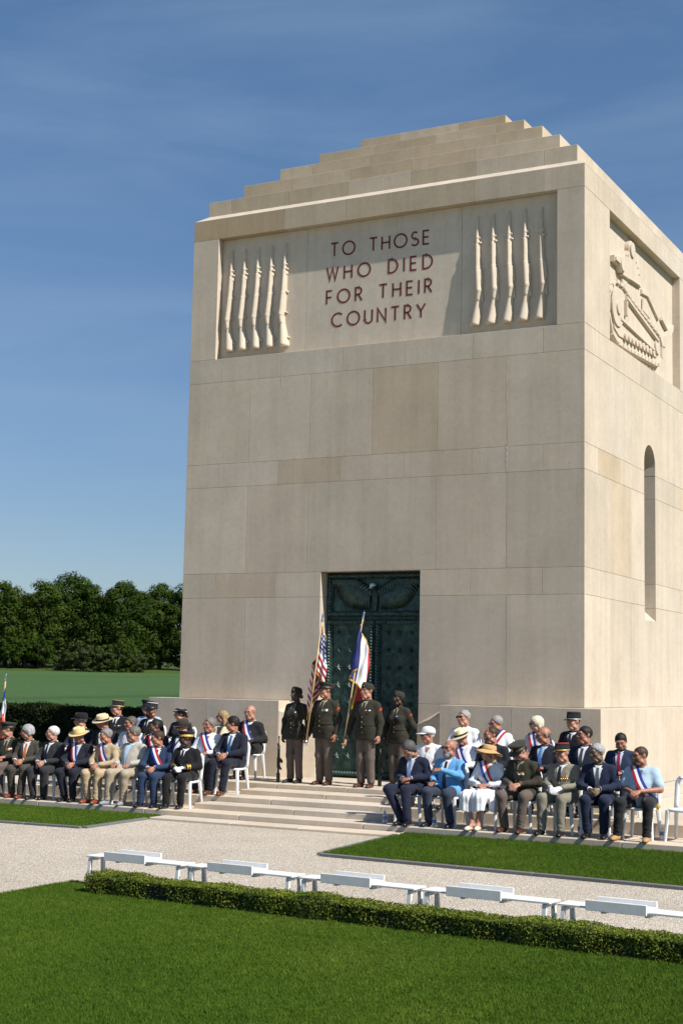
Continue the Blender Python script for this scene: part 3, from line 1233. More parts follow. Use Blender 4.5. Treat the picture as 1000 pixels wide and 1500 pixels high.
# ------------------------------------------------------------------ bronze door
M_BRONZE, t, b = mat_new('patinated_bronze')
v = geovec(t)
n1 = noise_n(t, v, 5.0, 6, 0.72, 0.4)
n2 = noise_n(t, v, 30, 4, 0.7)
c = ramp(t, n1, [(0.32, (.014, .026, .024)), (0.49, (.024, .054, .050)), (0.64, (.052, .112, .100)), (.80, (.085, .165, .15))]).outputs['Color']
c = mixc(t, 1.0, c, ramp(t, n2, [(0.3, (.7, .7, .7)), (.7, (1.25, 1.25, 1.25))]).outputs['Color'], 'MULTIPLY')
t.links.new(c, b.inputs['Base Color'])
b.inputs['Metallic'].default_value = .45
b.inputs['Roughness'].default_value = .48
bump(t, b, n2, .4, .004)
M_ROPE = plain('rubbed_bronze', (.050, .090, .082), .42, .45, 9, .55)
M_BRIGHT = plain('sunlit_bronze', (.16, .22, .20), .35, .5, 30, .3)  # paler bronze: sunlight painted into some stars of the left leaf
DY = .30
XC = (DL + DR) / 2
m = MB()
m.box(DL - .05, DR + .05, DY, DY + .1, .49, DZ)
door = m.build('door', M_BRONZE, chapel)


def rope(mb, p0, p1, r, y):
    p0, p1 = Vector(p0), Vector(p1)
    d = p1 - p0
    L_ = d.length
    d.normalize()
    nn = Vector((-d.y, d.x))
    n_ = int(L_ / (r * 1.15))
    for k in range(n_):
        c_ = p0 + d * (k + .5) * L_ / n_
        a = c_ - d * r * .75 - nn * r * .8
        b_ = c_ + d * r * .75 + nn * r * .8
        mid = c_
        mb.tube([(a.x, y + .004, a.y), (mid.x, y - r * .55, mid.y), (b_.x, y + .004, b_.y)], [r * .30, r * .62, r * .30], 6, (0, 1, 0))


ZTR = 3.50
for name, x0, x1, z0, z1 in (('door_transom', DL + .02, DR - .02, ZTR + .03, DZ - .02), ('door_leaf', DL + .02, XC - .008, .50, ZTR - .015), ('door_leaf', XC + .008, DR - .02, .50, ZTR - .015)):
    m = MB()
    bw = .11
    y = DY - .045
    m.box(x0, x1, y, DY - .001, z0, z0 + bw, ch=.008)
    m.box(x0, x1, y, DY - .001, z1 - bw, z1, ch=.008)
    m.box(x0, x0 + bw, y, DY - .001, z0 + bw, z1 - bw, ch=.008)
    m.box(x1 - bw, x1, y, DY - .001, z0 + bw, z1 - bw, ch=.008)
    fr = m.build('panel_frame', M_BRONZE, door)
    m = MB()
    e = bw / 2
    for a, c_ in (((x0 + .03, z0 + e), (x1 - .03, z0 + e)), ((x0 + .03, z1 - e), (x1 - .03, z1 - e)), ((x0 + e, z0 + .1), (x0 + e, z1 - .1)), ((x1 - e, z0 + .1), (x1 - e, z1 - .1))):
        rope(m, a, c_, .050, y)
    m.build('rope_moulding', M_ROPE, door, True)
    if name == 'door_leaf':   # studs, stars
        m = MB()
        zc_ = (z0 + z1) / 2
        for zz in (zc_, z0 + .06, z1 - .06):
            for xx in (x0 + e, x1 - e):
                m.box(xx - .05, xx + .05, y - .018, y + .01, zz - .045, zz + .045, ch=.01)
        m.build('corner_block', M_BRONZE, door)

star = MB()
ringp = []
for i in range(10):
    r_ = .075 if i % 2 == 0 else .026
    a = PI / 2 + i * PI / 5
    ringp.append((r_ * math.cos(a), 0, r_ * math.sin(a)))
star.add(ringp + [(0, -.035, 0)], [(i, (i + 1) % 10, 10) for i in range(10)])
star_me = star.mesh('star', M_BRONZE)
star_me2 = star.mesh('star_sunlit', M_BRIGHT)
for li, xs in enumerate(((-5.02, -4.78, -4.54), (-3.95, -3.72, -3.48))):
    for r_ in range(8):
        for x in xs:
            link('star', star_me2 if (li == 0 and r_ in (2, 3, 7) and x < -4.6) else star_me, door, (x, DY - .002, 3.235 - .335 * r_))
# eagle with spread wings on the transom
pr = [cap((XC, 0, 3.98), (XC + .01, 0, 3.66), .075, .03, (1, 1.2, 1)), ell((XC - .02, -.06, 4.10), (.06, .075, .065)),
      cap((XC - .03, -.10, 4.09), (XC - .06, -.12, 4.06), .025, .01)]
ev, eq = sdf_mesh(pr, .014, .03)
ev[:, 1] += DY - .04
em = mesh_from('eagle_body', ev, eq, M_BRONZE, None, True)
eo = link('eagle_body', em, door)
hv, hq = sdf_mesh([ell((XC - .02, -.065, 4.125), (.058, .075, .045)), cap((XC - .03, -.11, 4.10), (XC - .055, -.13, 4.07), .026, .01)], .012, .02)
hv[:, 1] += DY - .045
link('eagle_head', mesh_from('eagle_head', hv, hq, plain('sunlit_eagle_white', (.50, .58, .55), .7, 0, 30, .3), None, True), door)  # near-white head: the sun catching it is put into the colour
for s in (-1, 1):
    m = MB()
    for k in range(20):      # long flight feathers
        f_ = k / 19
        sx, sz = XC + s * (.10 + .52 * f_), 4.02 + .20 * math.sin(PI * .5 * min(1, f_ * 1.6))
        ex, ez = XC + s * (.13 + .79 * f_ ** .85), 3.665 + .50 * f_ ** 3.2
        m.tube([(sx, DY - .03, sz), ((sx + ex) / 2 + s * .02, DY - .055, (sz + ez) / 2 + .02), (ex, DY - .012, ez)], [(.014, .022), (.026, .027), (.010, .020)], 6, (0, 1, 0))
    for row, (dz, rr) in enumerate(((.0, .026), (-.055, .024))):      # coverts along the leading edge
        for k in range(16):
            f_ = k / 15
            sx, sz = XC + s * (.06 + .80 * f_), 4.06 + .21 * math.sin(PI * .5 * min(1, f_ * 1.8)) + dz * (1 - .4 * f_)
            m.tube([(sx, DY - .045, sz), (sx + s * .045, DY - .075 + .02 * row, sz - .05), (sx + s * .06, DY - .04, sz - .11)], [(.018, rr), (.024, rr * 1.05), (.008, .016)], 6, (0, 1, 0))
    m.build('eagle_wing', M_ROPE, door, True)

# ================================================================== PEOPLE
def rot3(yaw=0, pitch=0, roll=0):
    return np.array(Euler((R(pitch), R(roll), R(yaw)), 'XYZ').to_matrix())


_hand_cache = {}


def hand_geo(curl):
    """right hand: wrist at origin, fingers along +x, back of hand +z, thumb towards +y"""
    key = round(curl, 2)
    if key in _hand_cache:
        return _hand_cache[key]
    pr = [cap((-.045, 0, 0), (.02, 0, 0), .025, .027, (1, 1, 1.25))]
    for y, L_ in ((-.031, .062), (-.0105, .078), (.0105, .083), (.031, .074)):
        pr.append(cap((.015, y * .62, 0), (.082, y, .002), .017, .0125, (1, 1, 1.1)))
        p = np.array((.082, y * 1.03, .002))
        a = curl * .55
        for f_, r0, r1 in ((.45, .0108, .0100), (.31, .0100, .0092), (.24, .0092, .0078)):
            d = np.array((math.cos(a), y * .9, -math.sin(a)))
            q = p + d * L_ * f_
            pr.append(cap(p, q, r0, r1))
            p = q
            a += curl * .75
    t0, t1, t2, t3 = (.018, .020, -.006), (.045, .046, -.014), (.068, .056, -.022 - .01 * curl), (.088, .056 - .012 * curl, -.028 - .014 * curl)
    pr += [cap(t0, t1, .018, .0135), cap(t1, t2, .0130, .0115), cap(t2, t3, .0112, .0088)]
    V, Q = sdf_mesh(pr, .0065, .006)
    _hand_cache[key] = (V, Q)
    return V, Q


def place_hand(wrist, d, palm, right, curl):
    V, Q = hand_geo(curl)
    V = V.copy()
    if not right:
        V[:, 1] *= -1
        Q = Q[:, ::-1]
    x = np.array(d, float)
    x /= np.linalg.norm(x)
    z = -np.array(palm, float)
    z -= x * (z @ x)
    z /= np.linalg.norm(z)
    y = np.cross(z, x)
    return V @ np.stack([x, y, z]) + np.array(wrist), Q


def head_geo(fat=0.0, female=False, seed=0):
    rg = np.random.default_rng(seed)
    jw = .058 + .008 * fat + rg.uniform(-.002, .003) - (.005 if female else 0)
    nl = rg.uniform(-.003, .004)
    pr = [ell((0, .014, .030), (.076, .096, .090)),
          ell((0, -.022, -.038), (jw + .006, .072, .083)),
          cap((-.018, -.066, -.098), (.018, -.066, -.098), .026 + .004 * fat, None, (1, 1, 1.1)),
          cap((-.045, -.02, -.078), (.045, -.02, -.078), .034 + .008 * fat),
          cap((-.036, -.078, .030), (.036, -.078, .030), .0165),
          cap((-.045, -.062, -.020), (.045, -.062, -.020), .024),
          cap((0, -.092, .020), (0, -.1095 - nl, -.022), .0095, .0145),
          cap((-.011, -.096, -.028), (.011, -.096, -.028), .0105),
          cap((-.019, -.089, -.056), (.019, -.089, -.056), .0085),
          cap((-.016, -.088, -.067), (.016, -.088, -.067), .0085),
          ell((-.076, .018, .0), (.010, .018, .029)), ell((.076, .018, .0), (.010, .018, .029)),
          cap((0, .018, -.06), (0, .030, -.20), .054 + .008 * fat - (.008 if female else 0), .060 + .010 * fat - (.008 if female else 0)),
          ell((-.0315, -.104, .008), (.0155, .016, .0115), 's'), ell((.0315, -.104, .008), (.0155, .016, .0115), 's')]
    V, Q = sdf_mesh(pr, .0075, .016)
    C = V[Q].mean(1)
    fm = np.zeros(len(Q), int)
    lips = (np.abs(C[:, 0]) < .022) & (C[:, 2] < -.052) & (C[:, 2] > -.072) & (C[:, 1] < -.085)
    fm[lips] = 1
    brow = (np.abs(np.abs(C[:, 0]) - .032) < .019) & (C[:, 2] > .024) & (C[:, 2] < .033) & (C[:, 1] < -.072)
    fm[brow] = 2
    return V, Q, fm


def ico(c, r, n_=8, sc=(1, 1, 1)):
    V, F = [], []
    for i in range(n_ + 1):
        th = PI * i / n_
        for k in range(n_ * 2):
            ph = PI * k / n_
            V.append((c[0] + r * sc[0] * math.sin(th) * math.cos(ph), c[1] + r * sc[1] * math.sin(th) * math.sin(ph), c[2] + r * sc[2] * math.cos(th)))
    w_ = n_ * 2
    for i in range(n_):
        for k in range(w_):
            F.append((i * w_ + k, (i + 1) * w_ + k, (i + 1) * w_ + (k + 1) % w_, i * w_ + (k + 1) % w_))
    return V, F


def hair_geo(style, seed):
    rg = np.random.default_rng(seed)
    th = {'short': .008, 'crop': .004, 'full': .016, 'bald': .005, 'receding': .007, 'long': .014, 'bun': .010, 'puff': .022}[style]
    pr = [ell((0, .016, .031), (.076 + th, .096 + th, .090 + th))]
    if style == 'long':
        pr += [cap((-.062, .03, .02), (-.075, .05, -.17), .040, .034), cap((.062, .03, .02), (.075, .05, -.17), .040, .034), cap((0, .085, .0), (0, .085, -.19), .055, .05)]
    if style == 'bun':
        pr += [cap((0, .10, -.02), (0, .125, -.045), .032, .036)]
    if style in ('full', 'puff'):
        pr += [cap((-.06, .03, .02), (-.068, .04, -.045), .028), cap((.06, .03, .02), (.068, .04, -.045), .028), cap((-.03, .09, .0), (.03, .09, -.03), .03)]
    ph = rg.uniform(0, 6, 4)

    def post(F, P_):
        x, y, z = P_[..., 0], P_[..., 1], P_[..., 2]
        F = F + .0022 * np.sin(x * 75 + ph[0] + 3 * np.sin(y * 31 + ph[3])) * np.sin(y * 52 + ph[1] + z * 47) + .0015 * np.sin(x * 190 + y * 60 + ph[3]) * np.sin(z * 140 + y * 110)
        c = {'short': .010, 'crop': .008, 'full': .018, 'bald': .004, 'receding': -.006, 'long': .020, 'bun': .016, 'puff': .024}[style]
        cut = -(y * .76 + z * .65 + c) + .004 * np.sin(x * 90 + ph[2]) + .0025 * np.sin(x * 210 + ph[1]) * np.sin(y * 160 + z * 90)
        if style in ('long', 'full', 'puff', 'bun'):
            cut = np.where(z < -.03, np.minimum(cut, -(y - .012)), cut)
        if style in ('receding',):
            cut = np.maximum(cut, .02 - np.abs(x) * .55 - (y + .03) * .8 + np.minimum(z - .06, 0) * 2)
        F = np.maximum(F, cut)
        if style == 'bald':
            F = np.maximum(F, z - .035 + .15 * (y - .05))
        return F
    return sdf_mesh(pr, .0085, .02, post)


def beard_geo(seed, full=True):
    pr = [ell((0, -.025, -.048), (.070, .078, .085)), cap((-.02, -.07, -.105), (.02, -.07, -.105), .032)]

    def post(F, P_):
        x, y, z = P_[..., 0], P_[..., 1], P_[..., 2]
        F = F + .002 * np.sin(x * 190) * np.sin(z * 170 + y * 120)
        F = np.maximum(F, z + .030 - np.clip(np.abs(x) - .035, 0, 1) * 1.5)
        F = np.maximum(F, y - .012)
        F = np.maximum(F, -(np.sqrt((x / .022) ** 2 + ((y + .10) / .03) ** 2 + ((z + .061) / .010) ** 2) - 1) * .01)
        return F
    return sdf_mesh(pr, .0085, .02, post)


def visor(mb, a, b, z, out_, drop, mi, half=70):
    n_ = 12
    V, F = [], []
    for i in range(n_ + 1):
        an = R(-90 - half + 2 * half * i / n_)
        f_ = math.cos(R(-half + 2 * half * i / n_)) ** .7 if i not in (0, n_) else 0
        x0, y0 = a * math.cos(an), b * math.sin(an)
        V += [(x0 * .97, y0 * .97, z), (x0 + math.cos(an) * out_ * f_ * .7, y0 + math.sin(an) * out_ * f_, z - drop * f_),
              (x0 + math.cos(an) * out_ * f_ * .7, y0 + math.sin(an) * out_ * f_, z - drop * f_ - .005), (x0 * .97, y0 * .97, z - .006)]
    for i in range(n_):
        p, q = i * 4, i * 4 + 4
        F += [(p, q, q + 1, p + 1), (p + 1, q + 1, q + 2, p + 2), (p + 2, q + 2, q + 3, p + 3)]
    mb.add(V, F, mi)


def hat_parts(kind, c):
    """list of (name, MB, material); head-centre frame"""
    a, b = .092, .112
    outl = []
    if kind == 'kepi':
        m = MB()
        m.lathe([(1.0, .045), (1.0, .085), (.985, .085), (.965, .140), (.955, .146), (.80, .138), (.01, .138)], 24, a, b, (0, .008, 0), 0)
        outl.append(('hat', m, cloth(c['crown'])))
        if 'top' in c:
            m = MB()
            m.lathe([(.962, .1385), (.962, .151), (.90, .155), (.01, .156)], 24, a, b, (0, .008, 0))
            outl.append(('hat_top', m, cloth(c['top'])))
        m = MB()
        m.lathe([(1.012, .046), (1.012, .046 + c.get('bandh', .03)), (.99, .046 + c.get('bandh', .03))], 24, a, b, (0, .008, 0), 0, False)
        outl.append(('hat_band', m, plain('braid_%s' % str(c['band']), c['band'], .45, .3)))
        m = MB()
        visor(m, a, b, .05, .055, .020, 0)
        outl.append(('visor', m, plain('gloss_black', (.01, .01, .012), .25)))
    elif kind == 'peaked':
        m = MB()
        m.lathe([(1.0, .038), (1.0, .075), (1.22, .100), (1.26, .112), (1.15, .124), (.5, .132), (.01, .132)], 26, a, b, (0, .006, 0))
        for i, (x, y, z) in enumerate(m.v):
            m.v[i] = (x, y, z + max(0, -y) * .16 * (z > .08))
        outl.append(('hat', m, cloth(c['crown'])))
        m = MB()
        m.lathe([(1.015, .040), (1.015, .074), (.99, .074)], 26, a, b, (0, .006, 0), 0, False)
        outl.append(('hat_band', m, plain('braid_%s' % str(c['band']), c['band'], .5, .2, 90, .5)))
        m = MB()
        visor(m, a, b, .042, .058, .030, 0)
        outl.append(('visor', m, plain('gloss_black', (.01, .01, .012), .25)))
        if 'badge' in c:
            m = MB()
            m.add(*ico((0, -.122, .088), .018, 5, (1, .4, 1.1)))
            outl.append(('hat_badge', m, plain('gold', (.62, .42, .10), .35, .8)))
    elif kind == 'garrison':
        m = MB()
        V, F = [], []
        seg = 22
        prof = [(1.0, 1.0, .035), (1.03, 1.03, .070), (.80, 1.02, .105), (.35, .98, .132), (.12, .93, .138)]
        for fx, fy, z in prof:
            for k in range(seg):
                an = 2 * PI * k / seg
                V.append((.088 * fx * math.cos(an), .008 + .110 * fy * math.sin(an), z + .018 * (1 - abs(math.sin(an))) * 0 - .012 * max(0, math.sin(an))))
        for i in range(len(prof) - 1):
            for k in range(seg):
                F.append((i * seg + k, i * seg + (k + 1) % seg, (i + 1) * seg + (k + 1) % seg, (i + 1) * seg + k))
        F.append(tuple(range((len(prof) - 1) * seg, len(prof) * seg)))
        m.add(V, F)
        outl.append(('hat', m, cloth(c['crown'])))
        m = MB()
        m.add(*ico((.028, -.104, .078), .011, 5, (1, .5, 1)))
        outl.append(('hat_badge', m, plain('gold', (.62, .42, .10), .35, .8)))
    elif kind in ('panama', 'fedora', 'sun', 'officer_w'):
        bw = {'panama': .070, 'fedora': .058, 'sun': .105, 'officer_w': .042}[kind]
        hh = {'panama': .105, 'fedora': .100, 'sun': .085, 'officer_w': .075}[kind]
        m = MB()
        m.lathe([(1.04, .042), (1.03, .07), (.97, .042 + hh * .75), (.86, .042 + hh), (.55, .042 + hh * 1.02), (.01, .042 + hh * .86)], 28, a, b, (0, .008, 0))
        if kind in ('panama', 'fedora'):
            for i, (x, y, z) in enumerate(m.v):
                if z > .1 and abs(x) < .03:
                    m.v[i] = (x, y, z - .014)
        # brim
        seg = 40
        V, F = [], []
        for j, f_ in enumerate((0, .35, .7, 1.0, 1.0, .6, 0)):
            for k in range(seg):
                an = 2 * PI * k / seg
                ww = bw * f_
                if kind == 'officer_w':
                    zz = .044 + .045 * abs(math.cos(an)) ** 3 * f_ ** 1.5
                elif kind == 'sun':
                    zz = .046 - .050 * f_ + .014 * math.sin(3 * an + .6) * f_
                else:
                    zz = .044 + (.014 * abs(math.cos(an)) ** 2 - .016 * max(0, -math.sin(an))) * f_ + .004 * math.sin(4 * an) * f_
                zz -= .005 if j >= 4 else 0
                V.append(((a * 1.02 + ww) * math.cos(an), .008 + (b * 1.02 + ww * 1.05) * math.sin(an), zz))
        for j in range(6):
            for k in range(seg):
                F.append((j * seg + k, j * seg + (k + 1) % seg, (j + 1) * seg + (k + 1) % seg, (j + 1) * seg + k))
        m.add(V, F)
        outl.append(('hat', m, c.get('mat') or cloth(c['crown'])))
        if 'band' in c:
            m = MB()
            m.lathe([(1.055, .048), (1.045, .075), (1.0, .076)], 28, a, b, (0, .008, 0), 0, False)
            outl.append(('hat_band', m, cloth(c['band'])))
    elif kind == 'ball':
        m = MB()
        m.lathe([(1.02, .030), (1.03, .06), (.98, .095), (.80, .125), (.5, .143), (.12, .150), (.01, .151)], 24, a * 1.0, b * 1.0, (0, .008, 0))
        outl.append(('hat', m, cloth(c['crown'])))
        m = MB()
        visor(m, a, b, .034, .078, .022, 0, 62)
        outl.append(('visor', m, cloth(c['crown'])))
    return outl


RED, WHITE_, BLUE_ = (.42, .012, .022), (.78, .78, .78), (.012, .030, .24)
NAVY, BLACK, CHAR = (.010, .014, .032), (.008, .008, .010), (.020, .021, .024)
ARMY, TAUPE = (.026, .024, .016), (.115, .090, .075)
WHITE = (.74, .74, .75)
SK1, SK2, SK3, SK4 = (.42, .215, .150), (.36, .165, .105), (.150, .068, .038), (.055, .025, .015)
GREY, WHITEH, BROWNH, DKH, BLOND = (.20, .20, .20), (.58, .57, .54), (.045, .026, .015), (.014, .011, .009), (.40, .27, .12)

POSES = {
    'lap': dict(el=(.265, .00, .735), wr=(.085, -.225, .715), d=(-.80, -.52, -.22), palm=(-.15, .35, -.9), curl=.55),
    'lap2': dict(el=(.27, -.01, .74), wr=(.075, -.27, .705), d=(-.60, -.72, -.35), palm=(-.5, .3, -.8), curl=.6),
    'clasp': dict(el=(.265, -.07, .735), wr=(.075, -.325, .695), d=(-.40, -.75, -.50), palm=(-.85, .2, -.4), curl=.7),
    'thigh': dict(el=(.275, .03, .735), wr=(.150, -.21, .705), d=(-.15, -.93, -.25), palm=(-.1, .2, -1), curl=.35),
    'stand': dict(el=(.265, .035, 1.125), wr=(.255, -.03, .875), d=(-.05, -.12, -1), palm=(-1, .1, 0), curl=.75),
}

PEOPLE_N = 0


def march(prims, org, dr, k, n_=110, L_=.55):
    """first hit of each ray on the torso surface"""
    ts = np.linspace(0, L_, n_)
    P_ = org[:, None, :] + dr[:, None, :] * ts[None, :, None]
    F = sdf_eval(prims, P_, k)
    ins = F < 0
    hit = ins.any(1)
    i = np.argmax(ins, 1)
    t_ = ts[i]
    return org + dr * t_[:, None], hit


def person(label, pos, yaw=0., sc=.95, seated=True, top='jacket', jc=NAVY, shirt=WHITE, tie=None, trousers=None, shoes=BLACK,
           sk=SK1, hair=('short', GREY), hat=None, glasses=None, beard=None, sash=None, pose='lap', head=(-30, 3), lean=4, fat=.3,
           female=False, gloves=False, spread=.11, knees=(0., 0.), feet=(0., 0.), arms=None, medals=0, sleeves=1.0, skirt=None,
           extras=(), group='guests', vdepth=.16, tieless=False, long_coat=False, cuff_gold=False, belt=False, patch=None, twist=0):
    global PEOPLE_N
    PEOPLE_N += 1
    seed = PEOPLE_N * 17
    rg = random.Random(seed)
    trousers = trousers or jc
    if seated:
        yaw += rg.uniform(-7, 5)
        lean += rg.uniform(-4, 5)
        twist += rg.uniform(-8, 3)
        head = (head[0] + rg.uniform(-8, 8), head[1] + rg.uniform(-3, 4), rg.uniform(-5, 5))
    root = empty('person', pos, R(yaw))
    root.scale = (sc * (1.05 if seated else 1.0), sc * (1.03 if seated else 1), sc)
    setp(root, label, 'person', group)
    th = R(lean)
    cs, sn = math.cos(th), math.sin(th)
    Pz = .55 if seated else .95
    Py = .06 if seated else 0.

    tw = R(twist)

    def T(x, y, h):
        f_ = min(1, max(0, h / .35))
        x, y = x * math.cos(tw * f_) - y * math.sin(tw * f_), x * math.sin(tw * f_) + y * math.cos(tw * f_)
        return (x, Py + y * cs - h * sn, Pz + h * cs + y * sn)

    fw = 0.90 if female else 1.0
    # ---- joints
    base = POSES[pose if seated else 'stand']
    arm = {}
    for s in (-1, 1):
        a_ = dict(base)
        if arms and s in arms:
            a_.update(arms[s])
        jit = 0 if (arms and s in arms) else 1
        el = np.array(a_['el']) * (s, 1, 1) + np.array([rg.uniform(-.015, .015), rg.uniform(-.02, .02), rg.uniform(-.01, .01)]) * jit
        wr = np.array(a_['wr']) * (s, 1, 1) + np.array([rg.uniform(-.012, .012), rg.uniform(-.03, .03), (.012 if s > 0 else 0)]) * jit
        arm[s] = dict(sh=np.array(T(s * .182 * fw, .025, .425)), el=el, wr=wr, d=np.array(a_['d']) * (s, 1, 1), palm=np.array(a_['palm']) * (s, 1, 1), curl=a_['curl'])
        # keep the forearm above the thigh
    leg = {}
    for i, s in enumerate((-1, 1)):
        if seated:
            hip = np.array((s * .095, .045, .545))
            kn = np.array((s * (spread + rg.uniform(-.02, .06)) + knees[i], -.41 + rg.uniform(-.02, .02), .545 + rg.uniform(-.01, .012)))
            an = np.array((s * (spread + rg.uniform(-.05, .05)) + feet[i] + knees[i] * .4, -.385 + rg.uniform(-.09, .09), .095))
        else:
            hip = np.array((s * .085, 0, .92))
            kn = np.array((s * .09, -.012, .50))
            an = np.array((s * .095 + feet[i], .025, .09))
        leg[s] = (hip, kn, an)
    # ---- torso surface (used for draping too)
    f = fat
    tor = [cap(T(-.075 * fw, .01, .02), T(.075 * fw, .01, .02), .118 + .02 * f, None, (1, 1, 1)),
           cap(T(0, -.015 - .035 * f, .08), T(0, -.012 - .025 * f, .22), (.158 + .035 * f) * fw, (.160 + .02 * f) * fw, (1, 1.28 - .22 * f, 1)),
           cap(T(-.055 * fw, .0, .31), T(.055 * fw, .0, .31), (.132 + .012 * f), None, (1, 1.12, 1)),
           cap(T(-.06, .018, .39), T(.06, .018, .39), .108, None, (1, 1.05, 1)),
           cap(T(-.168 * fw, .025, .432), T(.168 * fw, .025, .432), .062 if top != 'dress' else .052),
           cap(T(-.115, .03, .455), T(-.03, .03, .495), .042, .048), cap(T(.115, .03, .455), T(.03, .03, .495), .042, .048)]
    if female:
        tor += [ell(T(-.07, -.105, .29), (.065, .06, .07)), ell(T(.07, -.105, .29), (.065, .06, .07))]
    KT = .05
    # ---- body: one continuous mesh, head and hands included
    vb = .024
    bp = [cap(T(0, 0, .0), T(0, 0, .36), .125 * fw, .115 * fw, (1, 1.25, 1)), cap(T(-.14 * fw, .02, .42), T(.14 * fw, .02, .42), .048), cap(T(0, .03, .40), T(0, .03, .54), .055)]
    for s in (-1, 1):
        A = arm[s]
        bp += [cap(A['sh'], A['el'], .050, .041 + .006 * f), cap(A['el'], A['wr'], .041 + .006 * f, .0265)]
        hip, kn, an = leg[s]
        bp += [cap(hip, kn, .082, .056), cap(kn, an + (0, 0, .05), .055, .034)]
        if skirt:
            bp += [cap(an + (0, 0, .05), an + (0, 0, -.03), .034, .036), cap(an, an + (0, -.12, -.055), .034, .026)]
        if female and skirt:
            bp += [cap(kn + (0, .02, -.06), (kn + an) / 2 + (0, .035, .03), .045, .040)]
    if sleeves < .9 or skirt:
        vb = .016
    BV, BQ = sdf_mesh(bp, vb, .035)
    verts, faces, fm = [BV], [BQ], [np.zeros(len(BQ), int)]
    off = len(BV)
    HV, HQ, Hm = head_geo(f, female, seed)
    hs = 1.09 if not female else 1.04
    yw, pt = head[0], head[1]
    rl = head[2] if len(head) > 2 else 0
    Mh = rot3(yw, pt, rl)
    piv = np.array(T(0, .03, .515))
    ctr = np.array((0, -.022, .162))

    def hx(V_):
        V_ = np.asarray(V_, float) * hs
        # the neck stays with the shoulders
        k_ = np.clip((V_[:, 2] + .17) / .09, 0, 1)[:, None]
        return piv + k_ * ((V_ + ctr) @ Mh.T) + (1 - k_) * (V_ + ctr)

    def hxr(V_):
        return piv + (np.asarray(V_, float) * hs + ctr) @ Mh.T
    verts.append(hx(HV))
    faces.append(HQ + off)
    fm.append(Hm)
    off += len(HV)
    for sx in (-1, 1):
        for (r_, mi, dy, s3) in ((.0110, 3, 0, (1, 1, .62)), (.0058, 4, -.0065, (1, 1, .9))):
            V_, F_ = ico((sx * .0315, -.0835 + dy, .008), r_, 6, s3)
            verts.append(hxr(V_))
            faces.append(np.array(F_) + off)
            fm.append(np.full(len(F_), mi))
            off += len(V_)
    for s in (-1, 1):
        A = arm[s]
        hv_, hq_ = place_hand(A['wr'] + A['d'] / np.linalg.norm(A['d']) * .012, A['d'], A['palm'], s < 0, A['curl'])
        verts.append(hv_)
        faces.append(hq_ + off)
        fm.append(np.full(len(hq_), 5 if gloves else 0))
        off += len(hv_)
    skm = skin(sk)
    lipc = (sk[0] * .82, sk[1] * .55, sk[2] * .6)
    hc = hair[1] if hair else GREY
    browm = plain('brow_%.2f' % (hc[0] if hc[0] < .3 else .22), tuple(min(x, .25) * .8 for x in hc), .8)
    me = mesh_from('body', np.concatenate(verts), np.concatenate(faces), [skm, plain('lips_%.2f' % sk[0], lipc, .5), browm, plain('eye_white', (.38, .35, .32), .35), plain('iris', (.03, .02, .015), .2), cloth((.78, .78, .80))],
                   np.concatenate(fm), True)
    link('body', me, root)

    def sdf_part(name, prims, vox, mat, k=.03, post=None, fold=0., parent=None):
        V_, Q_ = sdf_mesh(prims, vox, k, post, fold, seed)
        return link(name, mesh_from(name, V_, Q_, mat, None, True), parent or root)
    # ---- trousers, skirt
    hipb = [cap(T(-.075, .01, .0), T(.075, .01, .0), .125 + .02 * f), ]
    if skirt:
        sp_ = list(hipb)
        for s in (-1, 1):
            hip, kn, an = leg[s]
            sp_ += [cap(hip, kn + (0, -.02, .0), .112, .10), cap(kn + (0, -.035, -.02), kn + (s * .015, -.02, -.24), .085, .10)]
        sp_ += [cap((0, -.1, .54), (0, -.42, .53), .10, .10), cap((0, -.43, .52), (0, -.42, .33), .085, .10),
                cap((.15, -.2, .5), (.19, -.3, .33), .07, .06), cap((-.15, -.2, .5), (-.19, -.32, .34), .07, .06)]

        def hem(F, P_):
            return np.maximum(F + .006 * np.sin(P_[..., 0] * 85 + 6 * P_[..., 1]), -(P_[..., 2] - .30 - .02 * np.sin(P_[..., 0] * 16)))
        sdf_part('skirt', sp_, .014, cloth(skirt), .06, hem)
    else:
        tp = list(hipb)
        for s in (-1, 1):
            hip, kn, an = leg[s]
            if seated:
                tp += [cap(hip, kn, .100 + .018 * f, .073 + .006 * f, (1, 1, 1), 'fs'), cap(kn + (0, -.004, -.005), an + (0, 0, .0), .073 + .006 * f, .062, (1, 1, 1), 'fe')]
            else:
                tp += [cap(hip, kn, .095 + .018 * f, .074), cap(kn, an + (0, 0, .0), .074, .068)]

        def tclip(F, P_):
            return np.maximum(F, -(P_[..., 2] - .070))
        sdf_part('trousers', tp, .0165, cloth(trousers), .035, tclip, .003)
    # ---- shoes
    for s in (-1, 1):
        hip, kn, an = leg[s]
        o_ = s * .025
        pr = [cap(an + (0, .035, -.055), an + (o_, -.15, -.062), .040, .036, (1, 1, 1.15)), cap(an + (o_ * .6, -.09, -.05), an + (o_ * .9, -.17, -.066), .046, .034, (1, 1, 1.3))]
        if not skirt:
            pr.append(cap(an + (0, .008, .05), an + (0, .0, -.04), .045, .048))
        zs = an[2] - .095

        def sole(F, P_):
            return np.maximum(F, -(P_[..., 2] - zs))
        sdf_part('shoe', pr, .0115, plain('shoe_%.3f_%.3f' % (shoes[0], shoes[1]), shoes, .32 if sum(shoes) < .5 else .7, 0, 40, .15), .02, sole)
    # ---- upper garment
    jp = list(tor)
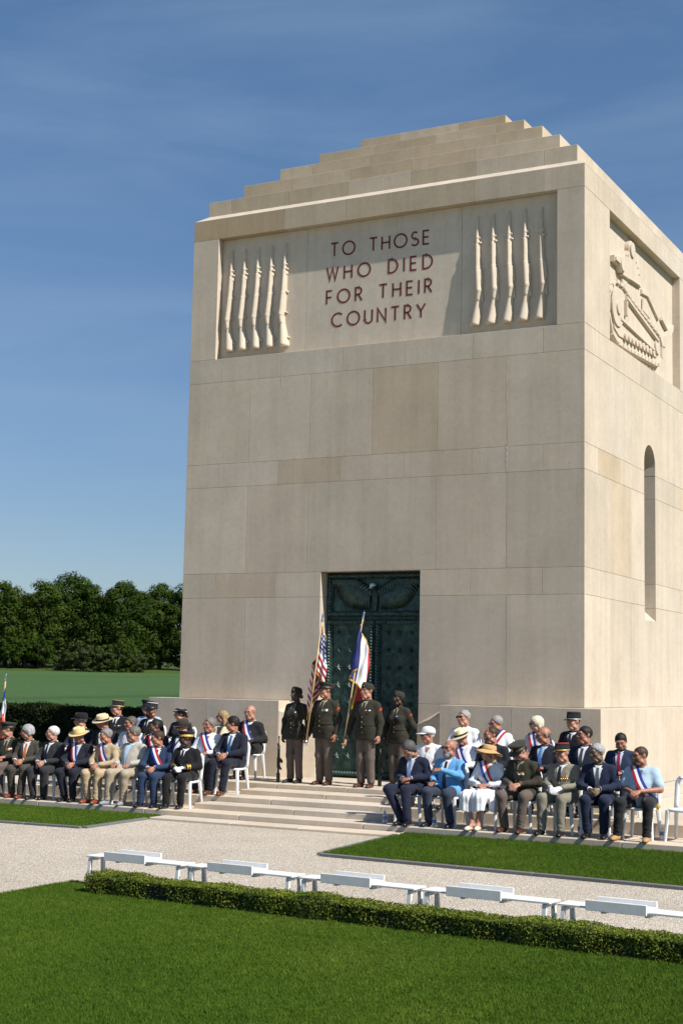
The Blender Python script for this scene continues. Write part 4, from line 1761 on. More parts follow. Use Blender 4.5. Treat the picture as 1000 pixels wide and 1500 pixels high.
    for s in (-1, 1):
        A = arm[s]
        if sleeves > .9:
            wend = A['wr'] + (A['el'] - A['wr']) * .07
            jp += [cap(A['sh'], A['el'], .066 + .008 * f, .056 + .006 * f, (1, 1, 1), 'fe'), cap(A['el'], wend, .056 + .006 * f, .044, (1, 1, 1), 'fs')]
        elif sleeves > 0:
            e_ = A['sh'] + (A['el'] - A['sh']) * sleeves
            jp += [cap(A['sh'], e_, .066 + .012 * f, .070 + .012 * f)]
        if top in ('jacket', 'uniform') and seated:
            hip, kn, an = leg[s]
            jp.append(cap(hip + (s * .01, 0, .02), hip + (kn - hip) * .28 + (s * .015, 0, .012), .115 + .018 * f, .105 + .018 * f))
    if not seated:
        jp += [cap(T(-.08, .0, -.03), T(.08, .0, -.03), .130 + .02 * f), cap(T(-.085, .0, -.14), T(.085, .0, -.14), .128 + .02 * f, .128 + .02 * f)]
        zh = Pz - .155

        def jclip(F, P_):
            lower = (np.abs(P_[..., 0]) < .205)
            return np.where(lower, np.maximum(F, -(P_[..., 2] - zh)), F)
    else:
        def jclip(F, P_):
            return F
    jname = {'jacket': 'jacket', 'uniform': 'jacket', 'shirt': 'shirt', 'dress': 'blouse'}[top]
    jm = cloth(jc)
    jo = sdf_part(jname, jp, .0155, jm, .045, jclip, .003)
    KM = .05

    def drape(rows, offs):
        """rows: list of lists of (x,h); returns grid of points on the torso front"""
        pts = np.array([[T(x, -.42, h) for x, h in r] for r in rows])
        sh = pts.shape
        org = pts.reshape(-1, 3)
        dr = np.tile(np.array([-math.sin(tw) * 0, cs, sn]), (len(org), 1))
        hit, ok = march(tor, org, dr, KM)
        hit = hit - dr * offs
        return hit.reshape(sh), ok.reshape(sh[:2])

    def grid_part(name, rows, offs, mat, parent=None, fmf=None):
        G_, ok = drape(rows, offs)
        nr, nc = ok.shape
        F, fm_ = [], []
        for i in range(nr - 1):
            for j in range(nc - 1):
                if ok[i, j] and ok[i + 1, j] and ok[i, j + 1] and ok[i + 1, j + 1]:
                    F.append((i * nc + j, i * nc + j + 1, (i + 1) * nc + j + 1, (i + 1) * nc + j))
                    fm_.append(fmf(i, j) if fmf else 0)
        if not F:
            return None
        return link(name, mesh_from(name, G_.reshape(-1, 3), F, mat, fm_, True), parent or root)

    # V of shirt, tie, lapels
    if top in ('jacket', 'uniform'):
        h0, h1 = .472, vdepth
        hw0 = .066 if top == 'jacket' else .050
        if top == 'uniform':
            vdepth = max(vdepth, .25)
            h1 = vdepth
        rows = []
        for i in range(11):
            u = i / 10
            h = h0 + (h1 - h0) * u
            wdt = hw0 * (1 - u) ** .85 + .002
            rows.append([(-wdt, h), (-wdt / 2, h), (0, h), (wdt / 2, h), (wdt, h)])
        grid_part('shirt_front', rows, .012, cloth(shirt))
        for s in (-1, 1):
            rows = []
            for i in range(11):
                u = i / 10
                h = h0 - .01 + (h1 - .01 - h0) * u
                e = hw0 * (1 - u) ** .85
                lw = .052 * math.sin(PI * (.12 + .80 * (1 - u))) ** .6 + .006
                if .28 < u < .36:
                    lw *= .72
                rows.append([(s * (e - .004), h), (s * (e + lw * .5), h), (s * (e + lw), h)])
            grid_part('lapel', rows, .017, jm)
        nb = 4 if top == 'uniform' else 2
        bm_ = plain('gold', (.62, .42, .10), .35, .8) if top == 'uniform' else plain('dark_button', (.015, .015, .017), .4)
        for i in range(nb):
            h = vdepth - .02 - i * .085
            if h < -.1:
                continue
            G_, ok = drape([[(0, h)]], .016)
            if ok[0, 0]:
                m_ = MB()
                m_.add(*ico(G_[0, 0], .010, 4, (1, .5, 1)))
                m_.build('button', bm_, root, True)
        if top == 'uniform':
            for s in (-1, 1):
                for hh_, ww in ((.335, .048), (.06, .060)):
                    if seated and hh_ < .1:
                        continue
                    rows = [[(s * .082 - ww, hh_), (s * .082, hh_), (s * .082 + ww, hh_)], [(s * .082 - ww, hh_ - .035), (s * .082, hh_ - .045), (s * .082 + ww, hh_ - .035)]]
                    grid_part('pocket_flap', rows, .013, jm)
    elif top in ('shirt', 'dress'):
        if not tie:
            grid_part('open_neck', [[(-.045 * (1 - u), .475 - .085 * u), (0, .475 - .085 * u), (.045 * (1 - u) + .001, .475 - .085 * u)] for u in np.linspace(0, 1, 6)], .0135, skm)
        rows = [[(-.010, .39 - .35 * i / 12), (.010, .39 - .35 * i / 12)] for i in range(13)]
        grid_part('button_placket', rows, .012, jm)
    if tie:
        rows = []
        for i in range(9):
            u = i / 8
            h = .475 + ((vdepth if top != 'shirt' else .10) + .005 - .475) * u
            w_ = .021 if i == 0 else .016 + .022 * u
            rows.append([(-w_, h), (0, h), (w_, h)])
        grid_part('necktie', rows, .020, plain('tie_%.2f_%.2f_%.2f' % tie, tie, .55, 0, 45, .3))
    # collar
    if top != 'dress' or True:
        cc = shirt if top in ('jacket', 'uniform') else jc
        m_ = MB()
        seg = 22
        V_, F_ = [], []
        nr_ = .0705 + .010 * f - (.010 if female else 0)
        prof = [(nr_ + .003, -.022), (nr_ + .001, .016), (nr_ + .005, .015), (nr_ + .015, -.016)]
        for r_, z_ in prof:
            for k in range(seg):
                an_ = 2 * PI * k / seg
                fr = max(0, -math.sin(an_))
                V_.append(T(r_ * math.cos(an_), .026 + r_ * 1.02 * math.sin(an_), .512 + z_ - .030 * fr + (.008 if math.sin(an_) > 0 else 0)))
        for i in range(3):
            for k in range(seg):
                F_.append((i * seg + k, i * seg + (k + 1) % seg, (i + 1) * seg + (k + 1) % seg, (i + 1) * seg + k))
        m_.add(V_, F_)
        m_.build('collar', cloth(cc), root, True)
    # cuffs
    if sleeves > .9:
        m_ = MB()
        for s in (-1, 1):
            A = arm[s]
            d_ = (A['wr'] - A['el']) / np.linalg.norm(A['wr'] - A['el'])
            p0, p1 = A['wr'] - d_ * .05, A['wr'] + d_ * .004
            m_.tube([tuple(p0), tuple(p1)], [.040, .0385], 12)
        if top in ('jacket', 'uniform'):
            m_.build('shirt_cuff', cloth(shirt), root, True)
        if cuff_gold:
            m_ = MB()
            for s in (-1, 1):
                A = arm[s]
                d_ = (A['wr'] - A['el']) / np.linalg.norm(A['wr'] - A['el'])
                for q in (.04, .085):
                    m_.tube([tuple(A['wr'] - d_ * (q + .024)), tuple(A['wr'] - d_ * q)], [.0535, .0525], 14, caps=False)
            m_.build('cuff_braid', plain('gold_braid', (.50, .34, .08), .5, .5, 90, .5), root, True)
            m_ = MB()
            for s in (-1, 1):
                m_.box(s * .155 * fw - .05, s * .155 * fw + .05, -.03, .06, 0, .012, ch=.004, M=Matrix.Translation(Vector(T(0, .02, .488))) @ Matrix.Rotation(s * .28, 4, 'Y'))
            m_.build('epaulette', plain('gold_braid', (.50, .34, .08), .5, .5, 90, .5), root)
    # sash: three stripes round the torso
    if sash:
        side, order = sash[0], sash[1]
        steep = sash[2] if len(sash) > 2 else 0.
        sx = -1 if side == 'R' else 1
        S0 = np.array(T(sx * .085, .0, .50))
        S1 = np.array(T(-sx * (.165 - steep), .0, .04))
        d_ = S1 - S0
        d_[1] = 0
        d_ /= np.linalg.norm(d_)
        nrm = np.cross(d_, (0, 1, 0))
        if nrm[2] < 0:
            nrm = -nrm
        C0 = (S0 + S1) / 2
        C0[1] = T(0, .02, .25)[1]
        nphi = 72
        edges = [-.057, -.0195, .0185, .056]
        pts = []
        for e in edges:
            org, dr = [], []
            for q in range(nphi):
                ph = 2 * PI * q / nphi
                v_ = math.cos(ph) * d_ + math.sin(ph) * np.array((0, 1, 0))
                org.append(C0 + nrm * e + v_ * .50)
                dr.append(-v_)
            hit, ok = march(tor, np.array(org), np.array(dr), KM, 120, .5)
            pts.append(hit - np.array(dr) * .027)
        G_ = np.stack(pts)       # 4 x nphi
        F_, fm_ = [], []
        for i in range(3):
            for q in range(nphi):
                q2 = (q + 1) % nphi
                F_.append((i * nphi + q, i * nphi + q2, (i + 1) * nphi + q2, (i + 1) * nphi + q))
                fm_.append(i)
        cols = {'r': RED, 'w': WHITE_, 'b': BLUE_, 'm': (.22, .01, .09)}
        so = link('sash', mesh_from('sash', G_.reshape(-1, 3), F_, [plain('sash_' + ch, cols[ch], .5, 0, 60, .08) for ch in order], fm_, True), root)
        if len(sash) > 3:
            m_ = MB()
            p = S1 + np.array((-sx * .05, -.03, -.06))
            for q in range(6):
                m_.tube([(p[0] + .012 * (q - 3), p[1], p[2]), (p[0] + .014 * (q - 3), p[1] - .01, p[2] - .085)], [.010, .013], 6)
            m_.build('tassel', plain('gold_thread', (.58, .34, .04), .6), so, True)
    if belt:
        nphi = 60
        pts = []
        for e in (.095, .135):
            org, dr = [], []
            for q in range(nphi):
                ph = 2 * PI * q / nphi
                v_ = np.array((math.cos(ph), math.sin(ph), 0))
                org.append(np.array(T(0, 0, e)) + v_ * .45)
                dr.append(-v_)
            hit, ok = march(tor, np.array(org), np.array(dr), KM, 110, .45)
            pts.append(hit - np.array(dr) * .014)
        G_ = np.stack(pts)
        F_ = [(q, (q + 1) % nphi, nphi + (q + 1) % nphi, nphi + q) for q in range(nphi)]
        link('belt', mesh_from('belt', G_.reshape(-1, 3), F_, jm, None, True), root)
    # medals / ribbons
    if medals:
        cols = [RED, BLUE_, (.5, .02, .03), (.55, .40, .06), (.05, .22, .08), WHITE_]
        m_ = MB()
        mats_ = [plain('ribbon_%d' % i, c_, .6) for i, c_ in enumerate(cols)] + [plain('gold', (.62, .42, .10), .35, .8)]
        nn = abs(medals)
        for i in range(nn):
            row, colm = (0, i) if medals > 0 else divmod(i, 4)
            x = .075 + (colm - (min(nn, 4) - 1) / 2) * .030
            h = .345 - row * .020
            G_, ok = drape([[(x - .013, h + .010), (x + .013, h + .010)], [(x - .013, h - (.030 if medals > 0 else .008)), (x + .013, h - (.030 if medals > 0 else .008))]], .018)
            if ok.all():
                m_.add(G_.reshape(-1, 3), [(0, 1, 3, 2)], rg.randrange(6) if medals < 0 else i % 6)
                if medals > 0:
                    c_ = (G_[1, 0] + G_[1, 1]) / 2 + np.array((0, -.004, -.016))
                    m_.add(*ico(c_, .015, 5, (1, .4, 1)), 6)
        m_.build('medals', mats_, root)
    if patch:
        A = arm[1]
        m_ = MB()
        c_ = A['sh'] + (A['el'] - A['sh']) * .25 + np.array((.060, -.02, 0))
        m_.box(-.008, .008, -.026, .026, -.032, .032, M=Matrix.Translation(Vector(c_)) @ Matrix.Rotation(.25, 4, 'Y') @ Matrix.Rotation(-.3, 4, 'Z'))
        m_.build('shoulder_patch', plain('patch_red', (.55, .07, .02), .7, 0, 60, .3), root)
    # hair, beard, hat, glasses
    if hair and hair[0]:
        V_, Q_ = hair_geo(hair[0], seed)
        hm = plain('hair_%.2f_%.2f' % (hair[1][0], hair[1][2]), hair[1], .6, 0, 38, .35, .3, .004)
        if hat:
            keep = V_[:, 2] < .075
            kq = keep[Q_].all(1)
            Q_ = Q_[kq]
        if len(Q_):
            link('hair', mesh_from('hair', hxr(V_), Q_, hm, None, True), root)
    if beard:
        V_, Q_ = beard_geo(seed)
        link('beard', mesh_from('beard', hxr(V_), Q_, plain('hair_%.2f_%.2f' % (beard[0], beard[2]), beard, .6, 0, 38, .35, .3, .004), None, True), root)
    if hat:
        tilt = np.array(Euler((R(hat[2] if len(hat) > 2 else -6), R(hat[3] if len(hat) > 3 else 0), 0)).to_matrix())
        ho = None
        for nm, m_, mt in hat_parts(hat[0], hat[1]):
            V_ = hxr(np.array(m_.v) @ tilt.T + (0, 0, -.008))
            o_ = link(nm, mesh_from(nm, V_, m_.f, mt, None, nm != 'visor'), ho or root)
            if ho is None:
                ho = o_
    if glasses:
        lens = plain('dark_lens', (.006, .006, .008), .08) if glasses == 'sun' else plain('clear_lens', (.10, .085, .08), .08)
        m_ = MB()
        hh = .0205 if glasses == 'sun' else .0150
        for sx in (-1, 1):
            pts = [(sx * .0335 + .029 * math.cos(a) * (1.0), -.1085 + .004 * abs(math.cos(a)), .006 + hh * math.sin(a)) for a in np.linspace(0, 2 * PI, 15)[:-1]]
            n_ = len(pts)
            if glasses == 'sun':
                m_.add(hxr(pts + [(x, y - .003, z) for x, y, z in pts]), [tuple(range(n_)), tuple(range(2 * n_ - 1, n_ - 1, -1))] + [(i, (i + 1) % n_, (i + 1) % n_ + n_, i + n_) for i in range(n_)], 0)
            else:
                pp = hxr(pts + pts[:1])
                m_.tube([tuple(p) for p in pp], .0026, 5, (0, 1, 0), 1, False)
            m_.tube([tuple(p) for p in hxr([(sx * .058, -.104, .010), (sx * .081, -.05, .012), (sx * .084, .012, .010)])], .0028, 5, (0, 0, 1), 1)
        m_.tube([tuple(p) for p in hxr([(-.008, -.110, .010), (.008, -.110, .010)])], .0026, 5, (0, 0, 1), 1)
        m_.build('glasses', [lens, plain('glasses_frame', (.012, .010, .010), .3)], root)
    root['_arm'] = 0
    del root['_arm']
    return root, arm, T

# ------------------------------------------------------------------ white plastic chairs
M_PLASTIC = plain('white_plastic', (.74, .76, .77), .38, 0, 3, .03)


def chair_meshes():
    d = {}
    m = MB()
    seg = 8
    n_ = 20

    def outline(k, z):
        pts = []
        for i in range(n_):
            a = 2 * PI * i / n_
            c_, s_ = math.cos(a), math.sin(a)
            p = 4.0
            r = (abs(c_) ** p + abs(s_) ** p) ** (-1 / p)
            pts.append((.215 * k * r * c_, .04 + .215 * k * r * s_, z))
        return pts
    V = outline(1.0, .415) + outline(1.0, .440) + outline(.95, .452) + outline(.8, .446) + outline(.3, .436)
    F = []
    for j in range(4):
        for i in range(n_):
            F.append((j * n_ + i, j * n_ + (i + 1) % n_, (j + 1) * n_ + (i + 1) % n_, (j + 1) * n_ + i))
    F.append(tuple(range(4 * n_, 5 * n_)))
    V += outline(.96, .415) + outline(.9, .428)
    for i in range(n_):
        F.append((5 * n_ + i, 5 * n_ + (i + 1) % n_, i and (i + 1) % n_ or (i + 1) % n_, i))
        F.append((6 * n_ + i, 6 * n_ + (i + 1) % n_, 5 * n_ + (i + 1) % n_, 5 * n_ + i))
    F.append(tuple(range(7 * n_ - 1, 6 * n_ - 1, -1)))
    m.add(V, F)
    d['seat'] = m.mesh('seat', M_PLASTIC, True)
    m = MB()
    pts = []
    for a in np.linspace(0, 1, 25):
        t_ = a * 2 - 1
        x = .192 * np.sign(t_) * min(1, (abs(t_) * 1.75)) ** .8
        z = .44 + .43 * (1 - max(0, (abs(t_) - .42) / .58) ** 1.4)
        pts.append((x, .235 + (z - .44) * .18, z))
    m.tube(pts, [(.034, .014)] * len(pts), 8, (0, 1, 0) and (1, 0, 0))
    m.tube([(0, .24, .44), (0, .275, .65), (0, .306, .85)], [(.055, .007), (.048, .007), (.06, .007)], 8, (1, 0, 0))
    d['backrest'] = m.mesh('backrest', M_PLASTIC, True)
    for nm, sx, sy in (('fl', -1, -1), ('fr', 1, -1), ('bl', -1, 1), ('br', 1, 1)):
        m = MB()
        x0, y0 = sx * .185, .04 + sy * .185
        x1, y1 = sx * .215, .04 + sy * (.215 if sy < 0 else .245)
        m.tube([(x0, y0, .435), (x1, y1, 0)], [(.034, .026), (.021, .018)], 8, (1, 0, 0))
        m.tube([(x0 - sx * .015, y0, .41), (x1 - sx * .01, y1, .02)], [(.012, .030), (.008, .018)], 6, (1, 0, 0))
        d['leg' + nm] = m.mesh('leg', M_PLASTIC)
    return d


CHM = chair_meshes()


def chair(pos, yaw, label, group='white plastic chairs of the guests'):
    r_ = setp(empty('plastic_chair', pos, R(yaw)), label, 'chair', group)
    for k, me in CHM.items():
        link('leg' if k.startswith('leg') else k, me, r_)
    return r_


# ------------------------------------------------------------------ who sits where: x, row, ...
ROW = {'A': (-3.75, .125), 'B': (-2.68, .31), 'C': (-1.18, .48)}
STRAW = plain('straw', (.62, .50, .30), .8, 0, 60, .2, .3, .004)
STRAW2 = plain('straw_tan', (.52, .33, .15), .85, 0, 60, .2, .3, .004)


def sit(who, x, row, sc, label, yaw=-4, dy=0., **kw):
    y, z = ROW[row]
    if x < -5:
        yaw += 11
        h_ = kw.get('head', (-30, 3))
        kw['head'] = (h_[0] - 9,) + tuple(h_[1:])
        kw['fat'] = kw.get('fat', .3) + .22
    p = person(label, (x, y + dy, z), yaw, sc, True, **kw)
    chair((x, y + dy - .035, z), yaw, 'white plastic chair under ' + who)
    return p


GL_, GR_ = 'guests seated left of the door', 'guests seated right of the door'
# ---- left, front row
sit('the army officer at the far left end', -9.62, 'A', .965, 'army officer in dark green jacket and cap sitting at the far left end', jc=ARMY, trousers=TAUPE, top='uniform', shirt=(.30, .27, .20),
    tie=(.02, .02, .018), sk=SK1, hair=('crop', BROWNH), hat=('peaked', dict(crown=ARMY, band=(.03, .026, .018))), head=(-50, 2), pose='lap', fat=.6, medals=-8, patch=True, group=GL_, shoes=(.02, .015, .012))
sit('the grey haired man in the brown suit', -9.13, 'A', .945, 'grey haired man in brown suit with orange tie and brown shoes', jc=(.060, .052, .040), tie=(.55, .16, .03), hair=('full', (.32, .32, .31)), head=(-62, 4), pose='clasp',
    lean=10, shoes=(.16, .035, .018), fat=.3, group=GL_, sk=SK2)
sit('the white haired man in the charcoal suit', -8.62, 'A', .935, 'white haired man in charcoal suit and black tie with folded hands', jc=(.026, .027, .030), tie=(.010, .011, .016), hair=('short', WHITEH), head=(-48, 2), pose='clasp', lean=5, fat=.2, group=GL_)
sit('the man in the wide straw hat and dark suit', -8.00, 'A', .93, 'man in wide straw hat and dark navy suit with long sash', jc=(.012, .013, .022), tie=(.25, .25, .30), shirt=(.55, .57, .62), hair=('bald', GREY), hat=('panama', dict(crown=(.6, .48, .28), mat=plain('straw_yellow', (.66, .50, .24), .8, 0, 60, .2, .3, .004)), 4),
    head=(-8, 12), sash=('R', 'rwb', .10), pose='clasp', fat=.7, group=GL_, sk=SK2)
sit('the man in the beige suit', -7.43, 'A', .935, 'grey haired man in beige suit with tricolour sash and brown shoes', jc=(.40, .31, .19), trousers=(.44, .33, .20), shirt=(.40, .50, .62), tie=(.02, .03, .06), hair=('short', GREY), head=(-32, 8), sash=('R', 'rwb'), pose='clasp',
    shoes=(.20, .055, .022), sk=SK2, fat=.15, group=GL_)
sit('the man in the pale grey blazer', -6.90, 'A', .975, 'man in pale grey blazer and sunglasses with light blue shirt', jc=(.40, .375, .33), trousers=(.36, .30, .22), shirt=(.42, .60, .74), hair=('short', (.13, .12, .11)), beard=(.14, .12, .10), glasses='sun', head=(-48, 1), pose='thigh',
    lean=-4, vdepth=.02, shoes=(.22, .25, .29), fat=.35, group=GL_, sk=SK2, spread=.15)
sit('the young man in the blue suit with a sash', -6.32, 'A', .93, 'brown haired man in royal blue suit with blue edged sash', jc=(.018, .036, .085), shirt=WHITE, tie=(.03, .015, .015), hair=('short', BROWNH), head=(-48, 3), sash=('R', 'bwr'), pose='clasp', lean=8, fat=.1, group=GL_, sk=SK2)
sit('the officer with white gloves and gold braid', -5.80, 'A', .935, 'officer in black uniform with gold leaf cap and white gloves', jc=BLACK, top='uniform', tie=(.01, .01, .012), hair=('crop', DKH), sk=SK4, hat=('peaked', dict(crown=(.010, .011, .018), band=(.50, .34, .08), badge=1), -4),
    head=(-58, 4), gloves=True, pose='lap', cuff_gold=True, fat=.25, group=GL_, dy=.06)
# ---- left, second row
sit('the man in the black hat behind', -8.84, 'B', .955, 'man in black brimmed hat and navy coat before the dark hedge', jc=(.012, .016, .034), hair=('short', WHITEH), hat=('fedora', dict(crown=(.008, .008, .012))), head=(-42, 2), fat=.6, pose='thigh', group=GL_)
sit('the man in the banded straw hat', -8.27, 'B', .95, 'man in straw hat with black band and dark suit', jc=(.016, .016, .018), hair=('short', GREY), hat=('panama', dict(crown=(.6, .5, .3), mat=STRAW, band=(.01, .01, .012)), -2, 10), head=(-25, 16, 5), fat=.4, group=GL_, sk=SK2)
sit('the man with glasses in the white shirt', -7.70, 'B', .935, 'man with glasses in plain white shirt beside the straw hat', top='shirt', jc=(.62, .64, .68), trousers=CHAR, hair=('short', (.10, .08, .07)), glasses='clear', head=(-30, 5), fat=.4, pose='thigh', group=GL_, sk=SK2)
sit('the man with the shaved head', -7.16, 'B', .90, 'man with shaved head in navy suit and tricolour sash', jc=(.014, .020, .045), hair=('crop', DKH), sk=SK3, head=(-35, 4), sash=('R', 'rwb'), fat=.2, group=GL_, tie=(.02, .02, .04))
sit('the man in the brown felt hat', -6.58, 'B', .92, 'man in brown felt hat and navy suit behind the gloved officer', jc=(.014, .022, .046), hair=('short', GREY), hat=('fedora', dict(crown=(.040, .032, .022)), 2), glasses='sun', head=(-20, 10), fat=.5, sash=('L', 'wwb'), group=GL_)
sit('the man in white shirt with sash and glasses', -6.02, 'B', .955, 'grey haired man in white shirt with sash and dark glasses', top='shirt', jc=(.72, .73, .76), trousers=(.022, .026, .036), hair=('short', (.16, .15, .14)), glasses='clear', head=(-12, 3), sash=('R', 'rwb'), fat=.25, shoes=(.22, .12, .05), group=GL_, sk=SK2)
sit('the dark haired man with the blue tie', -5.50, 'B', .985, 'dark haired man in navy suit with bright blue tie', jc=(.010, .013, .026), tie=(.015, .12, .28), hair=('short', DKH), head=(-50, 2), pose='clasp', fat=.3, shoes=(.10, .035, .018), group=GL_, sk=SK2, lean=3)
# ---- left, back row
sit('the gendarme in the gold topped cap', -9.12, 'C', .985, 'gendarme in black cap with gold band before the hedge', top='uniform', jc=(.008, .009, .014), tie=(.01, .01, .012), hair=('crop', BROWNH), hat=('kepi', dict(crown=(.008, .009, .014), band=(.52, .38, .10), top=(.20, .16, .06), bandh=.012)), head=(-45, 2), group=GL_, medals=-4)
sit('the half hidden guest in pale blue shirt', -8.60, 'C', 1.0, 'half hidden guest in dark cap and pale blue shirt behind bearded officer', top='shirt', jc=(.36, .46, .66), trousers=CHAR, hair=('short', DKH), hat=('peaked', dict(crown=(.012, .014, .02), band=(.02, .02, .03))), head=(-30, 2), group=GL_, sk=SK2, dy=.30)
sit('the bearded officer in the white banded cap', -8.32, 'C', .965, 'bearded officer in black uniform and white topped cap', top='uniform', jc=(.008, .009, .013), tie=(.01, .01, .012), hair=('crop', DKH), beard=DKH, glasses='sun', hat=('kepi', dict(crown=(.010, .011, .015), band=(.02, .02, .025), top=(.55, .55, .56))), head=(-5, 3), sk=SK2, group=GL_)
sit('the woman officer in the navy hat', -7.62, 'C', .925, 'woman officer in navy upturned hat with hair tied back', female=True, top='uniform', jc=(.009, .010, .016), tie=(.01, .01, .012), hair=('bun', (.10, .045, .02)), hat=('officer_w', dict(crown=(.014, .020, .045), band=(.5, .5, .52)), -8), head=(-50, 2), fat=.0, group=GL_, medals=-2)
sit('the blonde woman in the cream jacket', -6.76, 'C', .90, 'woman with long blonde hair and cream jacket and sunglasses', female=True, jc=(.66, .58, .40), shirt=(.03, .03, .04), trousers=(.03, .03, .04), hair=('long', (.30, .20, .10)), glasses='sun', head=(-62, 4), fat=.1, group=GL_, dy=.1)
sit('the stout man with medals by the plinth end', -6.06, 'C', .985, 'stout man in dark suit with sash and medals beside the plinth', yaw=-2, jc=(.014, .015, .018), trousers=(.020, .021, .024), hair=('bald', (.13, .10, .09)), glasses='clear', head=(-8, 5), sash=('R', 'rwb'), medals=4, fat=.85, pose='thigh', group=GL_, tie=(.01, .01, .015))
# ---- right, front row
sit('the bearded man with bowed head', -1.52, 'A', .965, 'bearded grey haired man in navy suit bowing his head', yaw=0, jc=(.011, .014, .034), tie=(.16, .26, .48), shirt=(.62, .66, .74), hair=('full', (.075, .072, .07)), beard=(.20, .18, .17), head=(-10, 34), pose='lap', fat=.6, lean=8, knees=(-.08, -.06), feet=(.16, .10), group=GR_, sk=SK2)
sit('the bald man in the sky blue jacket', -.93, 'A', .955, 'bald bearded man in sky blue jacket and sunglasses', yaw=-2, jc=(.115, .33, .60), trousers=(.030, .042, .068), tie=(.012, .014, .04), shirt=WHITE, hair=(None, GREY), beard=(.32, .30, .29), glasses='sun', head=(-22, 2), fat=.5, vdepth=.05,
    pose='thigh', arms={1: dict(el=(.25, -.10, .80), wr=(.02, -.30, .90), d=(-.85, -.30, -.10), palm=(-.2, .5, -.8), curl=.9)}, spread=.15, shoes=(.012, .013, .022), group=GR_, sk=SK2, lean=0)
sit('the woman in the white dress', -.27, 'A', .925, 'woman in white dress and wide straw sun hat with sash', yaw=-2, female=True, top='dress', jc=(.76, .76, .79), skirt=(.78, .78, .81), hair=('long', (.42, .30, .18)), hat=('sun', dict(crown=(.5, .33, .15), mat=STRAW2), -14), head=(-34, 2), sash=('R', 'bwr'), pose='lap', fat=.1, spread=.075,
    knees=(-.06, -.06), feet=(-.03, -.05), shoes=(.60, .55, .44), group=GR_, sk=SK1)
sit('the army officer looking at his hands', .27, 'A', .985, 'army officer in dark green jacket looking down at his hands', yaw=0, jc=(.034, .030, .019), trousers=TAUPE, top='uniform', shirt=(.30, .27, .20), tie=(.02, .018, .015), hair=('crop', GREY), hat=('peaked', dict(crown=(.036, .032, .020), band=(.03, .026, .018), badge=1)), head=(-20, 30), pose='lap2',
    medals=-8, fat=.5, lean=10, spread=.17, shoes=(.06, .022, .014), group=GR_, patch=True)
sit('the officer in the red topped cap', .91, 'A', .955, 'officer in pale khaki uniform with red topped cap and white gloves', yaw=0, jc=(.235, .215, .165), trousers=(.21, .195, .15), top='uniform', tie=(.012, .012, .014), hair=('crop', GREY), hat=('kepi', dict(crown=(.010, .010, .012), band=(.55, .40, .10), top=(.38, .02, .03), bandh=.014)), head=(-18, 7),
    gloves=True, medals=4, pose='lap2', fat=.3, spread=.15, group=GR_)
sit('the grey haired man with patterned tie', 1.47, 'A', .985, 'grey haired man in navy suit with clasped hands and patterned tie', yaw=0, jc=(.011, .017, .042), tie=(.09, .10, .12), hair=('short', (.32, .32, .32)), glasses='clear', head=(-38, 4), pose='clasp', lean=8, fat=.2, group=GR_, sk=SK3[:1] + (.10, .06), spread=.13)
sit('the heavy man in the pale blue shirt', 2.09, 'A', .965, 'heavy bearded man in pale blue short sleeved shirt with sash', yaw=0, top='shirt', jc=(.38, .50, .60), trousers=(.018, .018, .020), tie=(.10, .12, .16), hair=('crop', (.05, .03, .02)), beard=(.10, .06, .04), glasses='clear', head=(-42, 3), sash=('R', 'rwb', 0, 1), pose='lap2', sleeves=.72,
    fat=1.0, spread=.18, shoes=(.42, .23, .085), group=GR_, sk=SK2)
# ---- right, second row
sit('the man in the white baseball cap', -1.76, 'B', .93, 'man in white polo shirt and white peaked sports cap', top='shirt', jc=(.76, .76, .77), trousers=CHAR, hair=('short', WHITEH), hat=('ball', dict(crown=(.62, .63, .62))), glasses='sun', head=(-42, 3), sleeves=.68, fat=.3, group=GR_, sk=SK2, pose='thigh')
sit('the man in the banded panama hat', -1.14, 'B', .93, 'man in cream panama hat and white shirt with sash', top='shirt', jc=(.72, .72, .75), trousers=NAVY, tie=(.012, .03, .14), hair=('short', GREY), hat=('panama', dict(crown=(.66, .56, .36), mat=plain('straw_cream', (.72, .62, .40), .8, 0, 60, .15, .3, .004), band=(.01, .01, .012)), 0, -4), head=(-10, 18), sash=('R', 'mwb'), fat=.4, group=GR_)
sit('the brown haired bearded man in dark suit', -.63, 'B', .96, 'brown haired man with beard in dark suit behind the straw hat', jc=(.012, .014, .022), hair=('receding', BROWNH), beard=(.10, .07, .05), head=(-48, 5), fat=.35, group=GR_, sk=SK2, tie=(.2, .02, .03))
sit('the balding man with light blue tie', .23, 'B', .98, 'balding man with glasses in dark suit and light blue tie', jc=(.012, .014, .026), tie=(.10, .22, .48), shirt=(.42, .55, .72), hair=('bald', (.12, .10, .09)), glasses='clear', head=(-48, 5), fat=.4, sash=('L', 'rwb', -.2) if False else None, group=GR_, sk=SK2)
sit('the dark haired man with glasses and grey tie', .88, 'B', 1.0, 'dark haired man with glasses and grey tie in open navy suit', jc=(.012, .018, .036), tie=(.045, .045, .045), shirt=(.70, .70, .74), hair=('short', DKH), glasses='clear', head=(-35, 2), fat=.5, vdepth=.06, group=GR_, sk=SK2)
sit('the young man with the red tie', 1.46, 'B', .955, 'young man in blue suit and red tie bowing his head', jc=(.018, .034, .072), tie=(.36, .012, .04), shirt=(.58, .60, .74), hair=('short', DKH), head=(2, 26), fat=.1, vdepth=.06, yaw=0, group=GR_, sk=SK2)
